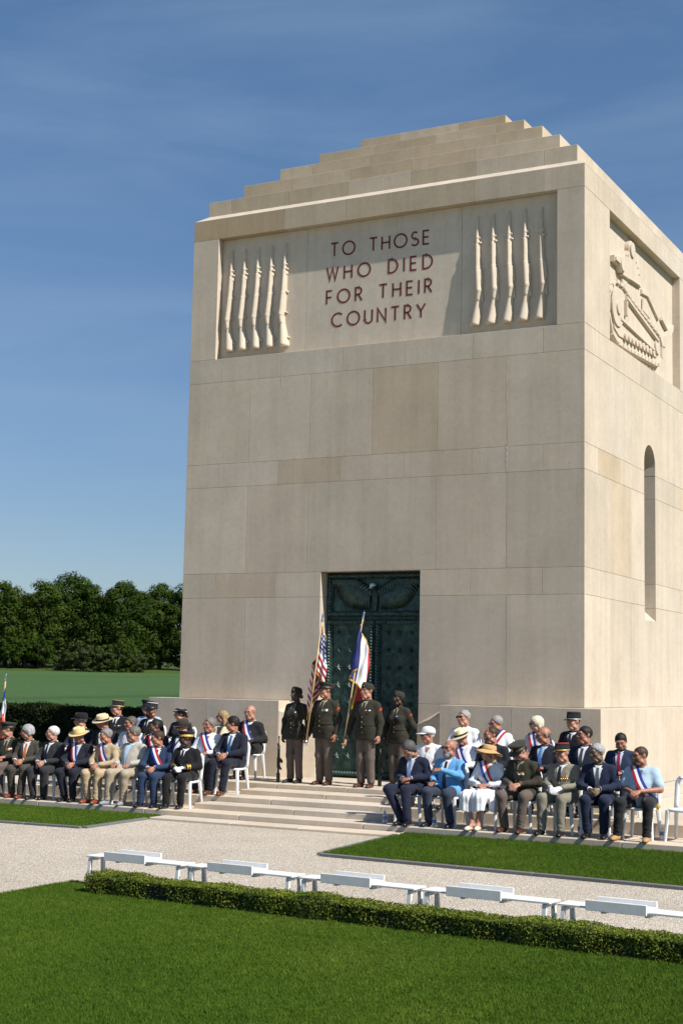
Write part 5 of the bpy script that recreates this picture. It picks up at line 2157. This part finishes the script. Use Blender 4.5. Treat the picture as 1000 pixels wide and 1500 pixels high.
# ---- right, back row
sit('the tall man in white shirt against the plinth', -1.78, 'C', 1.0, 'tall man in white shirt and sunglasses against the plinth', top='shirt', jc=(.72, .72, .75), trousers=CHAR, hair=('short', (.28, .27, .26)), glasses='sun', head=(-28, 0), fat=.5, group=GR_)
sit('the man with sash over his left shoulder', -1.16, 'C', .945, 'grey haired man in white shirt with sash over left shoulder', top='shirt', jc=(.74, .74, .76), trousers=CHAR, hair=('short', (.26, .25, .24)), glasses='sun', head=(-42, 6), sash=('L', 'rwb'), fat=.4, group=GR_, sk=SK2)
sit('the woman with white blonde hair', -.45, 'C', .95, 'woman with short white blonde hair and sunglasses and sash', female=True, top='dress', jc=(.52, .50, .54), trousers=(.3, .3, .34), hair=('puff', (.66, .60, .44)), glasses='sun', head=(-40, 4), sash=('R', 'rwb'), fat=.4, sleeves=.35, group=GR_)
sit('the gendarme in the silver trimmed cap', .20, 'C', 1.0, 'gendarme in black cap with silver band against the plinth', top='uniform', jc=(.009, .010, .015), tie=(.01, .01, .012), hair=('crop', BROWNH), hat=('kepi', dict(crown=(.008, .008, .011), band=(.55, .55, .57), top=(.02, .02, .025), bandh=.010), -4), head=(-30, 6), fat=.2, group=GR_)
chair((2.69, -3.70, .125), -4, 'empty white plastic chair at the right end of the front row')

# ------------------------------------------------------------------ colour guard
CG = 'soldiers of the colour guard'
UNI = dict(seated=False, top='uniform', jc=ARMY, trousers=TAUPE, shirt=(.32, .28, .20), tie=(.022, .020, .016), belt=True, group=CG, lean=-1)
person('woman soldier with rifle at the left end of the colour guard', (-4.81, -1.70, .48), -4, .965, female=True, sk=SK4, hair=('bun', DKH), hat=('garrison', dict(crown=ARMY)), head=(-14, 0), fat=.25, medals=-2, shoes=(.012, .011, .010), **UNI)
person('soldier in peaked cap holding the american flag', (-4.17, -1.78, .48), -6, 1.015, sk=SK2, hair=('crop', BROWNH), hat=('peaked', dict(crown=ARMY, band=(.03, .026, .018))), head=(-32, 0), fat=.3, medals=-8, shoes=(.05, .02, .013), patch=True,
       arms={-1: dict(el=(.275, .02, 1.12), wr=(.275, -.11, .79 + .03), d=(.05, -.4, -.9), palm=(.9, -.1, 0), curl=1.5)}, **UNI)
person('soldier in glasses and garrison cap holding the french flag', (-3.32, -1.84, .48), -2, 1.02, sk=SK1, hair=('crop', BROWNH), hat=('garrison', dict(crown=ARMY)), glasses='clear', head=(-18, 0), fat=.2, medals=-4, shoes=(.07, .025, .015), patch=True,
       arms={-1: dict(el=(.285, .02, 1.12), wr=(.325, -.10, .80), d=(.05, -.4, -.9), palm=(.9, -.1, 0), curl=1.5)}, **UNI)
person('woman soldier with rifle standing before the right door leaf', (-2.98, -1.28, .48), -4, .945, female=True, sk=SK4, hair=('bun', DKH), hat=('garrison', dict(crown=ARMY)), head=(-16, 0), fat=.2, medals=-2, shoes=(.035, .016, .011), patch=True,
       arms={1: dict(el=(.29, .06, 1.13), wr=(.10, .16, .96), d=(-.9, .3, -.2), palm=(0, -1, 0), curl=.6)}, **UNI)

M_GUN = plain('gun_black', (.012, .012, .013), .45, .3)


def service_rifle(pos, label, rz):
    """short black rifle held muzzle up beside the leg, butt on the ground"""
    m = MB()
    r_ = setp(empty('service_rifle', pos, rz), label, 'rifle', 'rifles of the colour guard')
    m.box(-.016, .016, -.045, .045, .0, .17, ch=.008)
    m.box(-.013, .013, -.015, .025, .16, .26, ch=.004)
    m.build('stock', M_GUN, r_)
    m = MB()
    m.box(-.017, .017, -.035, .03, .25, .45, ch=.006)
    m.box(-.012, .012, .028, .045, .27, .44, ch=.004)
    m.build('receiver', M_GUN, r_)
    m = MB()
    m.prism([(-.035, .30), (-.10, .245), (-.085, .225), (-.03, .265)], 'x', -.014, .014)
    m.build('pistol_grip', M_GUN, r_)
    m = MB()
    m.prism([(-.035, .44), (-.13, .40), (-.13, .345), (-.035, .375)], 'x', -.011, .011)
    m.build('magazine', M_GUN, r_)
    m = MB()
    m.tube([(0, 0, .45), (0, 0, .66)], .024, 10)
    m.build('hand_guard', M_GUN, r_, True)
    m = MB()
    m.tube([(0, 0, .66), (0, 0, .80)], .009, 8)
    m.tube([(0, 0, .775), (0, 0, .82)], .013, 8)
    m.box(-.005, .005, .005, .05, .66, .69)
    m.build('barrel', M_GUN, r_, True)


service_rifle((-5.085, -1.79, .48), 'black rifle standing beside the leftmost soldier', R(60))
service_rifle((-3.27, -1.38, .48), 'black rifle standing beside the rightmost soldier', R(60))

# ------------------------------------------------------------------ flags
M_POLE = plain('pale_wood_pole', (.50, .36, .18), .45, 0, 8, .15)
M_CHROME = plain('chrome', (.7, .7, .72), .18, 1.0)
M_FRINGE = plain('gold_fringe', (.66, .36, .03), .65, 0, 120, .35)
FR, FW, FB = plain('flag_red', (.42, .012, .02), .6, 0, 25, .12), plain('flag_white', (.74, .74, .75), .6, 0, 25, .06), plain('flag_blue', (.012, .022, .13), .6, 0, 25, .15)


def flag(name, label, p0, p1, top_len, hoist, drop, xprof, yprof, colour, mats, fringe=True):
    """cloth hanging limp from an inclined staff; u along the fly, v down the hoist"""
    p0, p1 = np.array(p0, float), np.array(p1, float)
    root = setp(empty(name, tuple(p0)), label, 'flag', 'flags on staffs')
    ax_ = (p1 - p0) / np.linalg.norm(p1 - p0)
    L_ = np.linalg.norm(p1 - p0)
    m = MB()
    m.tube([(0, 0, 0), tuple(ax_ * (L_ - .16))], .0145, 10, (1, 0, 0))
    m.build('staff', M_POLE, root, True)
    m = MB()
    e = ax_ * (L_ - .16)
    m.tube([tuple(e), tuple(e + ax_ * .02), tuple(e + ax_ * .05), tuple(e + ax_ * .10), tuple(e + ax_ * .16)], [.02, .026, .012, (.022, .006), .002], 10, (1, 0, 0))
    m.tube([(0, 0, -.03), (0, 0, .06)], .019, 10, (1, 0, 0))
    m.build('finial', M_CHROME, root, True)
    nu, nv = 78, 60
    top = p1 - p0 - ax_ * (.16 + top_len)
    V, F, fm = [], [], []
    for j in range(nv + 1):
        v_ = j / nv
        for i in range(nu + 1):
            u = i / nu
            sag = drop * (u ** 1.3)
            x = np.interp(u, [q[0] for q in xprof], [q[1] for q in xprof])
            y = np.interp(u, [q[0] for q in yprof], [q[1] for q in yprof])
            amp = min(1, u * 6)
            x += amp * .012 * math.sin(v_ * 9 + u * 21)
            y += amp * (.022 * math.sin(u * 26 + v_ * 3.5) + .010 * math.sin(v_ * 13 + u * 7))
            wid = .35 + .65 * min(1, (v_ * hoist + sag) / .75)
            p = top - ax_ * hoist * v_ + np.array((x * wid, y * wid, -sag))
            V.append(tuple(p))
    w_ = nu + 1
    for j in range(nv):
        for i in range(nu):
            F.append((j * w_ + i, (j + 1) * w_ + i, (j + 1) * w_ + i + 1, j * w_ + i + 1))
            u, v_ = (i + .5) / nu, (j + .5) / nv
            if fringe and (i >= nu - 2 or j >= nv - 2 or j < 2):
                fm.append(len(mats))
            else:
                fm.append(colour(u, v_))
    cl = link('cloth', mesh_from('cloth', V, F, mats + [M_FRINGE], fm, True), root)
    md = cl.modifiers.new('thickness', 'SOLIDIFY')
    md.thickness = .003
    return root


def us(u, v_):
    if u < .42 and v_ < .54:
        cx, cy = u / .42 * 6, v_ / .54 * 5
        fx, fy = cx % 1 - .5, cy % 1 - .5
        return 1 if fx * fx * .9 + fy * fy < .075 else 2
    return 0 if int(v_ * 13) % 2 == 0 else 1


flag('american_flag', 'gold fringed american flag hanging from a staff by the door', (-4.455, -1.93, 1.19), (-4.24, -1.80, 3.50), .03, .88, .84,
     [(0, 0), (.12, .06), (.42, .155), (.55, .05), (.72, -.09), (.86, -.17), (1, -.10)], [(0, 0), (.2, .0), (.42, .04), (.6, .12), (.72, .12), (.86, .0), (1, -.05)], us, [FR, FW, FB])
flag('french_flag', 'gold fringed french flag hanging before the bronze door', (-3.690, -1.97, 1.17), (-3.57, -1.50, 3.56), .03, .90, .70,
     [(0, .05), (.17, -.06), (.33, -.12), (.45, .0), (.58, .09), (.70, .10), (.82, .11), (1, -.14)], [(0, -.02), (.17, -.05), (.33, .0), (.45, .06), (.58, .09), (.8, .14), (1, .16)],
     lambda u, v_: 2 if u < .43 else (1 if u < .70 else 0), [FR, FW, FB])
flag('veterans_standard', 'tricolour standard with knotted ribbon at the left edge', (-10.45, -3.02, .35), (-10.39, -3.0, 2.34), .10, .72, .36,
     [(0, .0), (.2, .10), (.4, .0), (.6, -.10), (.8, .06), (1, .08)], [(0, 0), (.3, -.06), (.6, .04), (1, -.06)], lambda u, v_: 2 if v_ < .26 else (1 if v_ < .62 else 0), [plain('standard_red', (.50, .05, .02), .6, 0, 25, .2), FW, plain('standard_blue', (.03, .07, .32), .6)], False)

# ------------------------------------------------------------------ bottles
M_PET, t, b = mat_new('clear_plastic')
b.inputs['Base Color'].default_value = (.80, .86, .90, 1)
b.inputs['Roughness'].default_value = .08
b.inputs['Transmission Weight'].default_value = .75
b.inputs['IOR'].default_value = 1.3
btm = MB()
btm.lathe([(.031, 0), (.033, .01), (.033, .12), (.030, .14), (.016, .175), (.013, .19)], 14)
bt_me = btm.mesh('bottle', M_PET, True)
cpm = MB()
cpm.lathe([(.015, .188), (.015, .205), (.012, .207)], 12)
cp_me = cpm.mesh('cap', plain('bottle_cap', (.7, .72, .75), .4))
lbm = MB()
lbm.lathe([(.0338, .06), (.0338, .11)], 14, close=False)
lb_me = lbm.mesh('paper_label', plain('bottle_label', (.10, .18, .42), .5))
for x, y, z, lb in ((-1.86, -4.05, .125, 'the chair of the bearded man with bowed head'), (-1.02, -4.06, .125, 'the shoes of the man in the sky blue jacket'), (.60, -3.75, .125, 'the chair of the officer in the red topped cap'),
                    (1.16, -3.72, .125, 'the chair of the grey haired man with patterned tie'), (2.36, -3.62, .125, 'the empty chair at the right end'), (-7.62, -3.75, .125, 'the shoes of the man in the beige suit')):
    r_ = setp(empty('water_bottle', (x, y, z)), 'water bottle beside ' + lb, 'bottle', 'water bottles on the steps')
    link('bottle_body', bt_me, r_)
    link('cap', cp_me, r_)
    link('paper_label', lb_me, r_)

# ------------------------------------------------------------------ low white wreath stands
M_WPAINT = plain('white_painted_wood', (.74, .74, .72), .5, 0, 12, .06, .4, .002)
SL = 1.30
bm_ = {}


def sbox(x0, x1, y0, y1, z0, z1):
    m = MB()
    m.box(x0, x1, y0, y1, z0, z1, ch=.003)
    return m


bm_['top_plank'] = [sbox(0, SL, -.125, -.003, .352, .37).mesh('top_plank', M_WPAINT), sbox(0, SL, .003, .125, .352, .37).mesh('top_plank', M_WPAINT)]
bm_['cross_bar'] = [sbox(x, x + .04, -.11, .11, .318, .347).mesh('cross_bar', M_WPAINT) for x in (.04, .40, .80, SL - .08)]
bm_['tray_board'] = [sbox(.27, .83, -.148, -.126, .338, .430).mesh('tray_board', M_WPAINT), sbox(.27, .83, .126, .148, .338, .430).mesh('tray_board', M_WPAINT)]
bm_['tray_base'] = [sbox(.27, .83, -.124, .124, .372, .384).mesh('tray_base', M_WPAINT)]
legs = []
for x in (.03, SL - .075):
    for s in (-1, 1):
        m = MB()
        m.add([(x, s * .10 - .015, .344), (x + .035, s * .10 - .015, .344), (x + .035, s * .10 + .015, .344), (x, s * .10 + .015, .344),
               (x - .01, s * .135 - .018, 0), (x + .045, s * .135 - .018, 0), (x + .045, s * .135 + .018, 0), (x - .01, s * .135 + .018, 0)],
              [(0, 1, 2, 3), (7, 6, 5, 4), (0, 4, 5, 1), (1, 5, 6, 2), (2, 6, 7, 3), (3, 7, 4, 0)])
        legs.append(m.mesh('leg', M_WPAINT))
bm_['leg'] = legs
ORD = ['at the left end of the row', 'second from the left in the row', 'in the middle of the row', 'second from the right in the row', 'at the right end of the row']
for k in range(5):
    r_ = setp(empty('wreath_stand', (-1.80 + 1.375 * k, -11.44 - .085 * k, -.028), R(-3.5)), 'low white wooden stand behind the box hedge, ' + ORD[k], 'stand', 'white wreath stands')
    for nm, lst in bm_.items():
        for me in lst:
            link(nm, me, r_)

# ------------------------------------------------------------------ hedges
def leaf_mat(name, c0, c1, c2, spec=.08):
    m, t, b = mat_new(name)
    v = geovec(t)
    n1 = noise_n(t, v, 3.0, 4, .6)
    wn = t.nodes.new('ShaderNodeTexWhiteNoise')
    t.links.new(geovec(t, (37, 37, 37)), wn.inputs['Vector'])
    c = ramp(t, n1, [(.3, c0), (.5, c1), (.72, c2)]).outputs['Color']
    at = t.nodes.new('ShaderNodeAttribute')
    at.attribute_name = 'tone'
    c = mixc(t, 1.0, c, at.outputs['Color'], 'MULTIPLY')
    t.links.new(c, b.inputs['Base Color'])
    b.inputs['Roughness'].default_value = .55
    b.inputs['Specular IOR Level'].default_value = spec
    tr = t.nodes.new('ShaderNodeBsdfTranslucent')
    t.links.new(c, tr.inputs['Color'])
    ms = t.nodes.new('ShaderNodeMixShader')
    ms.inputs[0].default_value = .25
    o_ = t.nodes['Material Output']
    t.links.new(b.outputs[0], ms.inputs[1])
    t.links.new(tr.outputs[0], ms.inputs[2])
    t.links.new(ms.outputs[0], o_.inputs['Surface'])
    return m


def leaves_mesh(name, C, N, size, mat, rng, tone=None, spread=.8):
    """leaf-sized folded quads at points C, roughly facing N; individual tone per leaf"""
    n_ = len(C)
    nn = N + rng.normal(size=(n_, 3)) * spread
    nn /= np.linalg.norm(nn, axis=1)[:, None]
    a = np.cross(nn, rng.normal(size=(n_, 3)))
    a /= np.linalg.norm(a, axis=1)[:, None]
    b_ = np.cross(nn, a)
    s = size * rng.uniform(.65, 1.25, n_)[:, None]
    V = np.stack([C - a * s, C - b_ * s * .55 + nn * s * .15, C + a * s, C + b_ * s * .55 + nn * s * .15], 1).reshape(-1, 3)
    F = np.arange(n_ * 4).reshape(-1, 4)
    me = mesh_from(name, V, F, mat)
    tn = rng.uniform(.62, 1.3, (n_, 1)) * np.array([[1, 1, 1]]) if tone is None else tone
    ca = me.color_attributes.new('tone', 'FLOAT_COLOR', 'CORNER')
    col = np.ones((n_, 4, 4))
    col[:, :, :3] = tn[:, None, :]
    ca.data.foreach_set('color', col.ravel())
    return me


M_BOX = leaf_mat('box_leaf', (.085, .125, .012), (.14, .185, .018), (.22, .245, .030), .2)
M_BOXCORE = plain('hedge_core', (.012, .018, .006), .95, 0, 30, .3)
M_HEDGE = leaf_mat('hedge_leaf', (.014, .024, .008), (.024, .036, .010), (.046, .054, .016))


def hedge(name, label, p0, ang, length, width, height, leaf, dens, mat, seed, wob):
    rng = np.random.default_rng(seed)
    root = setp(empty(name, p0, ang), label, 'hedge')
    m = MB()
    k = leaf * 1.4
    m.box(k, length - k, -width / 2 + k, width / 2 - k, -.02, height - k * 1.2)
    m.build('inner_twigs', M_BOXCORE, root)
    faces = [((length, width), lambda u, v: np.stack([u * length, (v - .5) * width, np.full_like(u, height)], 1), (0, 0, 1)),
             ((length, height), lambda u, v: np.stack([u * length, np.full_like(u, -width / 2), v * height], 1), (0, -1, 0)),
             ((length, height), lambda u, v: np.stack([u * length, np.full_like(u, width / 2), v * height], 1), (0, 1, 0)),
             ((width, height), lambda u, v: np.stack([np.zeros_like(u), (u - .5) * width, v * height], 1), (-1, 0, 0)),
             ((width, height), lambda u, v: np.stack([np.full_like(u, length), (u - .5) * width, v * height], 1), (1, 0, 0))]
    Cs, Ns = [], []
    for (a, b_), fn, nr in faces:
        n_ = int(a * b_ * dens)
        C = fn(rng.random(n_), rng.random(n_))
        nv = np.array(nr, float)
        wv_ = (np.sin(C[:, 0] * 5.1 / wob) + np.sin(C[:, 0] * 11.3 / wob + C[:, 2] * 9) + np.sin(C[:, 0] * 2.3 / wob + 1.7)) * wob * .01
        C = C + nv * (wv_[:, None] - rng.random(n_)[:, None] ** 1.5 * leaf * 2.6 + leaf * .5 + (rng.random(n_)[:, None] > .94) * leaf * 1.2)
        Cs.append(C)
        Ns.append(np.tile(nv, (n_, 1)))
    C, N = np.concatenate(Cs), np.concatenate(Ns)
    # rounded shoulders
    ed = np.minimum(width / 2 - np.abs(C[:, 1]), .08)
    o = link('foliage', leaves_mesh('foliage', C, N + np.array((0, 0, .35)), leaf, mat, rng), root)
    o['kind'] = 'stuff'
    return root


hedge('box_hedge', 'low clipped box hedge along the front lawn', (-1.42, -11.86, 0), R(-3.9), 9.5, .36, .215, .0125, 9000, M_BOX, 21, 1.0)
hedge('clipped_hedge', 'tall dark clipped hedge between the guests and the field', (-48, 9.6, 0), 0, 38.6, 1.1, 1.42, .045, 900, M_HEDGE, 22, 2.5)

# ------------------------------------------------------------------ trees beyond the field
M_LEAFS = [leaf_mat('oak_leaf', (.022, .044, .006), (.034, .062, .008), (.056, .088, .012)),
           leaf_mat('lime_leaf', (.028, .052, .007), (.044, .074, .010), (.070, .100, .014)),
           leaf_mat('scrub_leaf', (.035, .050, .014), (.050, .068, .020), (.070, .082, .028))]
M_BARK = plain('bark', (.055, .045, .035), .9, 0, 6, .3, .2, .02)


def tree(px, py, H, spread, mat, label, seed, cat='tree', group='trees beyond the field', trunk_f=.10, name='broadleaf_tree', leaf=.27, nleaf=13000):
    rng = np.random.default_rng(seed)
    pz = terrain_z(math.hypot(px, py))
    root = setp(empty(name, (px, py, pz - .1)), label, cat, group)
    # trunk and limbs
    m = MB()
    tr = H * .022
    m.tube([(0, 0, 0), (rng.uniform(-.2, .2), 0, H * .2), (rng.uniform(-.4, .4), rng.uniform(-.3, .3), H * .55), (0, 0, H * .8)], [tr * 1.25, tr, tr * .6, tr * .15], 8, (1, 0, 0))
    clumps = []
    nc = int(30 + 4 * spread)
    for i in range(nc):
        f_ = (i + .5) / nc
        zz = H * (trunk_f + (.97 - trunk_f) * f_)
        prof = math.sqrt(max(.02, 1 - ((f_ - .42) / .60) ** 2))
        a = i * 2.399 + rng.uniform(-.4, .4)
        rr = spread * prof * rng.uniform(.30, .90) ** .7
        c_ = np.array((rr * math.cos(a), rr * math.sin(a), zz + rng.uniform(-.6, .6)))
        r_ = H * rng.uniform(.060, .115) * (.80 + .35 * prof)
        clumps.append((c_, r_))
        if i % 3 == 0:
            m.tube([(0, 0, zz * .62), tuple(c_ * (.5, .5, .9)), tuple(c_)], [tr * .35, tr * .2, tr * .05], 5, (1, 0, 0))
    m.build('trunk', M_BARK, root)
    Cs, Ns, Ts = [], [], []
    per = nleaf // nc
    for c_, r_ in clumps:
        d = rng.normal(size=(per, 3))
        d /= np.linalg.norm(d, axis=1)[:, None]
        rad = r_ * rng.random((per, 1)) ** .22
        lump = 1 + .22 * np.sin(d[:, :1] * 5 + c_[0]) * np.sin(d[:, 1:2] * 6 + c_[1])
        C = c_ + d * rad * lump * np.array((1.15, 1.15, .80))
        Cs.append(C)
        Ns.append(d * 1.0 + np.array((0, 0, .35)))
        Ts.append(np.tile(rng.uniform(.78, 1.22) * np.array((1, 1, 1)), (per, 1)) * rng.uniform(.88, 1.12, (per, 1)))
    o = link('crown', leaves_mesh('crown', np.concatenate(Cs), np.concatenate(Ns), leaf, mat, rng, np.concatenate(Ts), .16), root)
    return root


cx, cy = 8.149, -24.612
TREES = [  # bearing, distance, height, spread, kind
    (-48, 300, 15.5, 5.6, 0), (-12, 302, 16.9, 5.0, 0), (24, 296, 16.4, 4.4, 1), (52, 301, 14.6, 4.2, 0), (80, 297, 17.0, 4.6, 1), (112, 303, 19.0, 6.0, 0), (142, 298, 17.2, 4.4, 0),
    (166, 301, 14.8, 4.2, 1), (194, 296, 17.4, 5.0, 0), (222, 300, 15.8, 4.4, 0), (248, 302, 17.2, 4.8, 1), (285, 300, 17, 5.4, 0)]
WORDS = ['far left tree of the row beyond the field, half out of frame', 'tall tree at the left edge of the tree line', 'paler tree, second whole crown of the tree line from the left', 'dark tree above the bare trunks left in the tree line',
         'pale green tree left of the tallest crown', 'tallest dark tree crown of the line beyond the field', 'dark tree above the scrub in the middle of the tree line', 'paler tree standing behind the flowering scrub',
         'narrow dark tree, third from the chapel wall', 'dark tree second from the chapel wall', 'tree half hidden by the left edge of the chapel', 'tree of the line hidden behind the chapel wall']
f_px = 2130.7


def at_px(px, dist):
    """ground position along a compass bearing from where the photographer stood"""
    a = CAM_YAW + math.atan((px - 500) / f_px) - .004
    return cx + dist * math.sin(a), cy + dist * math.cos(a)


for i, (px, dist, H, spd, kd) in enumerate(TREES):
    x, y = at_px(px, dist)
    tree(x, y, H, spd, M_LEAFS[kd], WORDS[i], 100 + i)
for i, (px, dist, H, spd, kd, wd) in enumerate([(-25, 318, 15, 6.5, 0, 'back tree filling the gap at the left edge'), (40, 318, 14.8, 6.5, 0, 'dark back tree seen between two left crowns'), (106, 320, 15.5, 6.5, 0, 'dark back tree left of the tallest crown'),
                                               (170, 318, 14.6, 6.5, 0, 'dark back tree between the middle crowns'), (230, 318, 15, 6.5, 0, 'dark back tree nearest the chapel wall')]):
    x, y = at_px(px, dist)
    tree(x, y, H, spd, M_LEAFS[kd], wd, 140 + i, trunk_f=.05, nleaf=5000)
for i, (px, dist, H, spd, wd, kd) in enumerate([(112, 284, 4.2, 3.0, 'small round shrub at the left end of the scrub', 2), (138, 283, 6.2, 4.2, 'brownish scrub bush in the middle before the trees', 2), (164, 282, 4.6, 2.6, 'low pale flowering bush between two scrub bushes', 2),
                                                (190, 284, 6.0, 4.0, 'green scrub bush with pale blossom before the trees', 1), (214, 284, 4.2, 2.8, 'low bush at the right end of the scrub', 2)]):
    x, y = at_px(px, dist)
    tree(x, y, H, spd, M_LEAFS[kd], wd, 170 + i, 'shrub', 'scrub before the tree line', .02, 'shrub', .22, 3400)
for i, (px, dist) in enumerate([(8, 292), (30, 290), (52, 292), (72, 291)]):   # young trees whose bare stems show under the crowns
    x, y = at_px(px, dist)
    tree(x, y, 6.4, 3.2, M_LEAFS[0], ['young tree with bare stem at the left edge of the wood', 'young tree second from the left at the wood edge', 'young tree third from the left at the wood edge', 'young tree left of the scrub at the wood edge'][i], 190 + i, 'tree', 'young trees at the wood edge', .28, 'young_tree', .25, 2400)
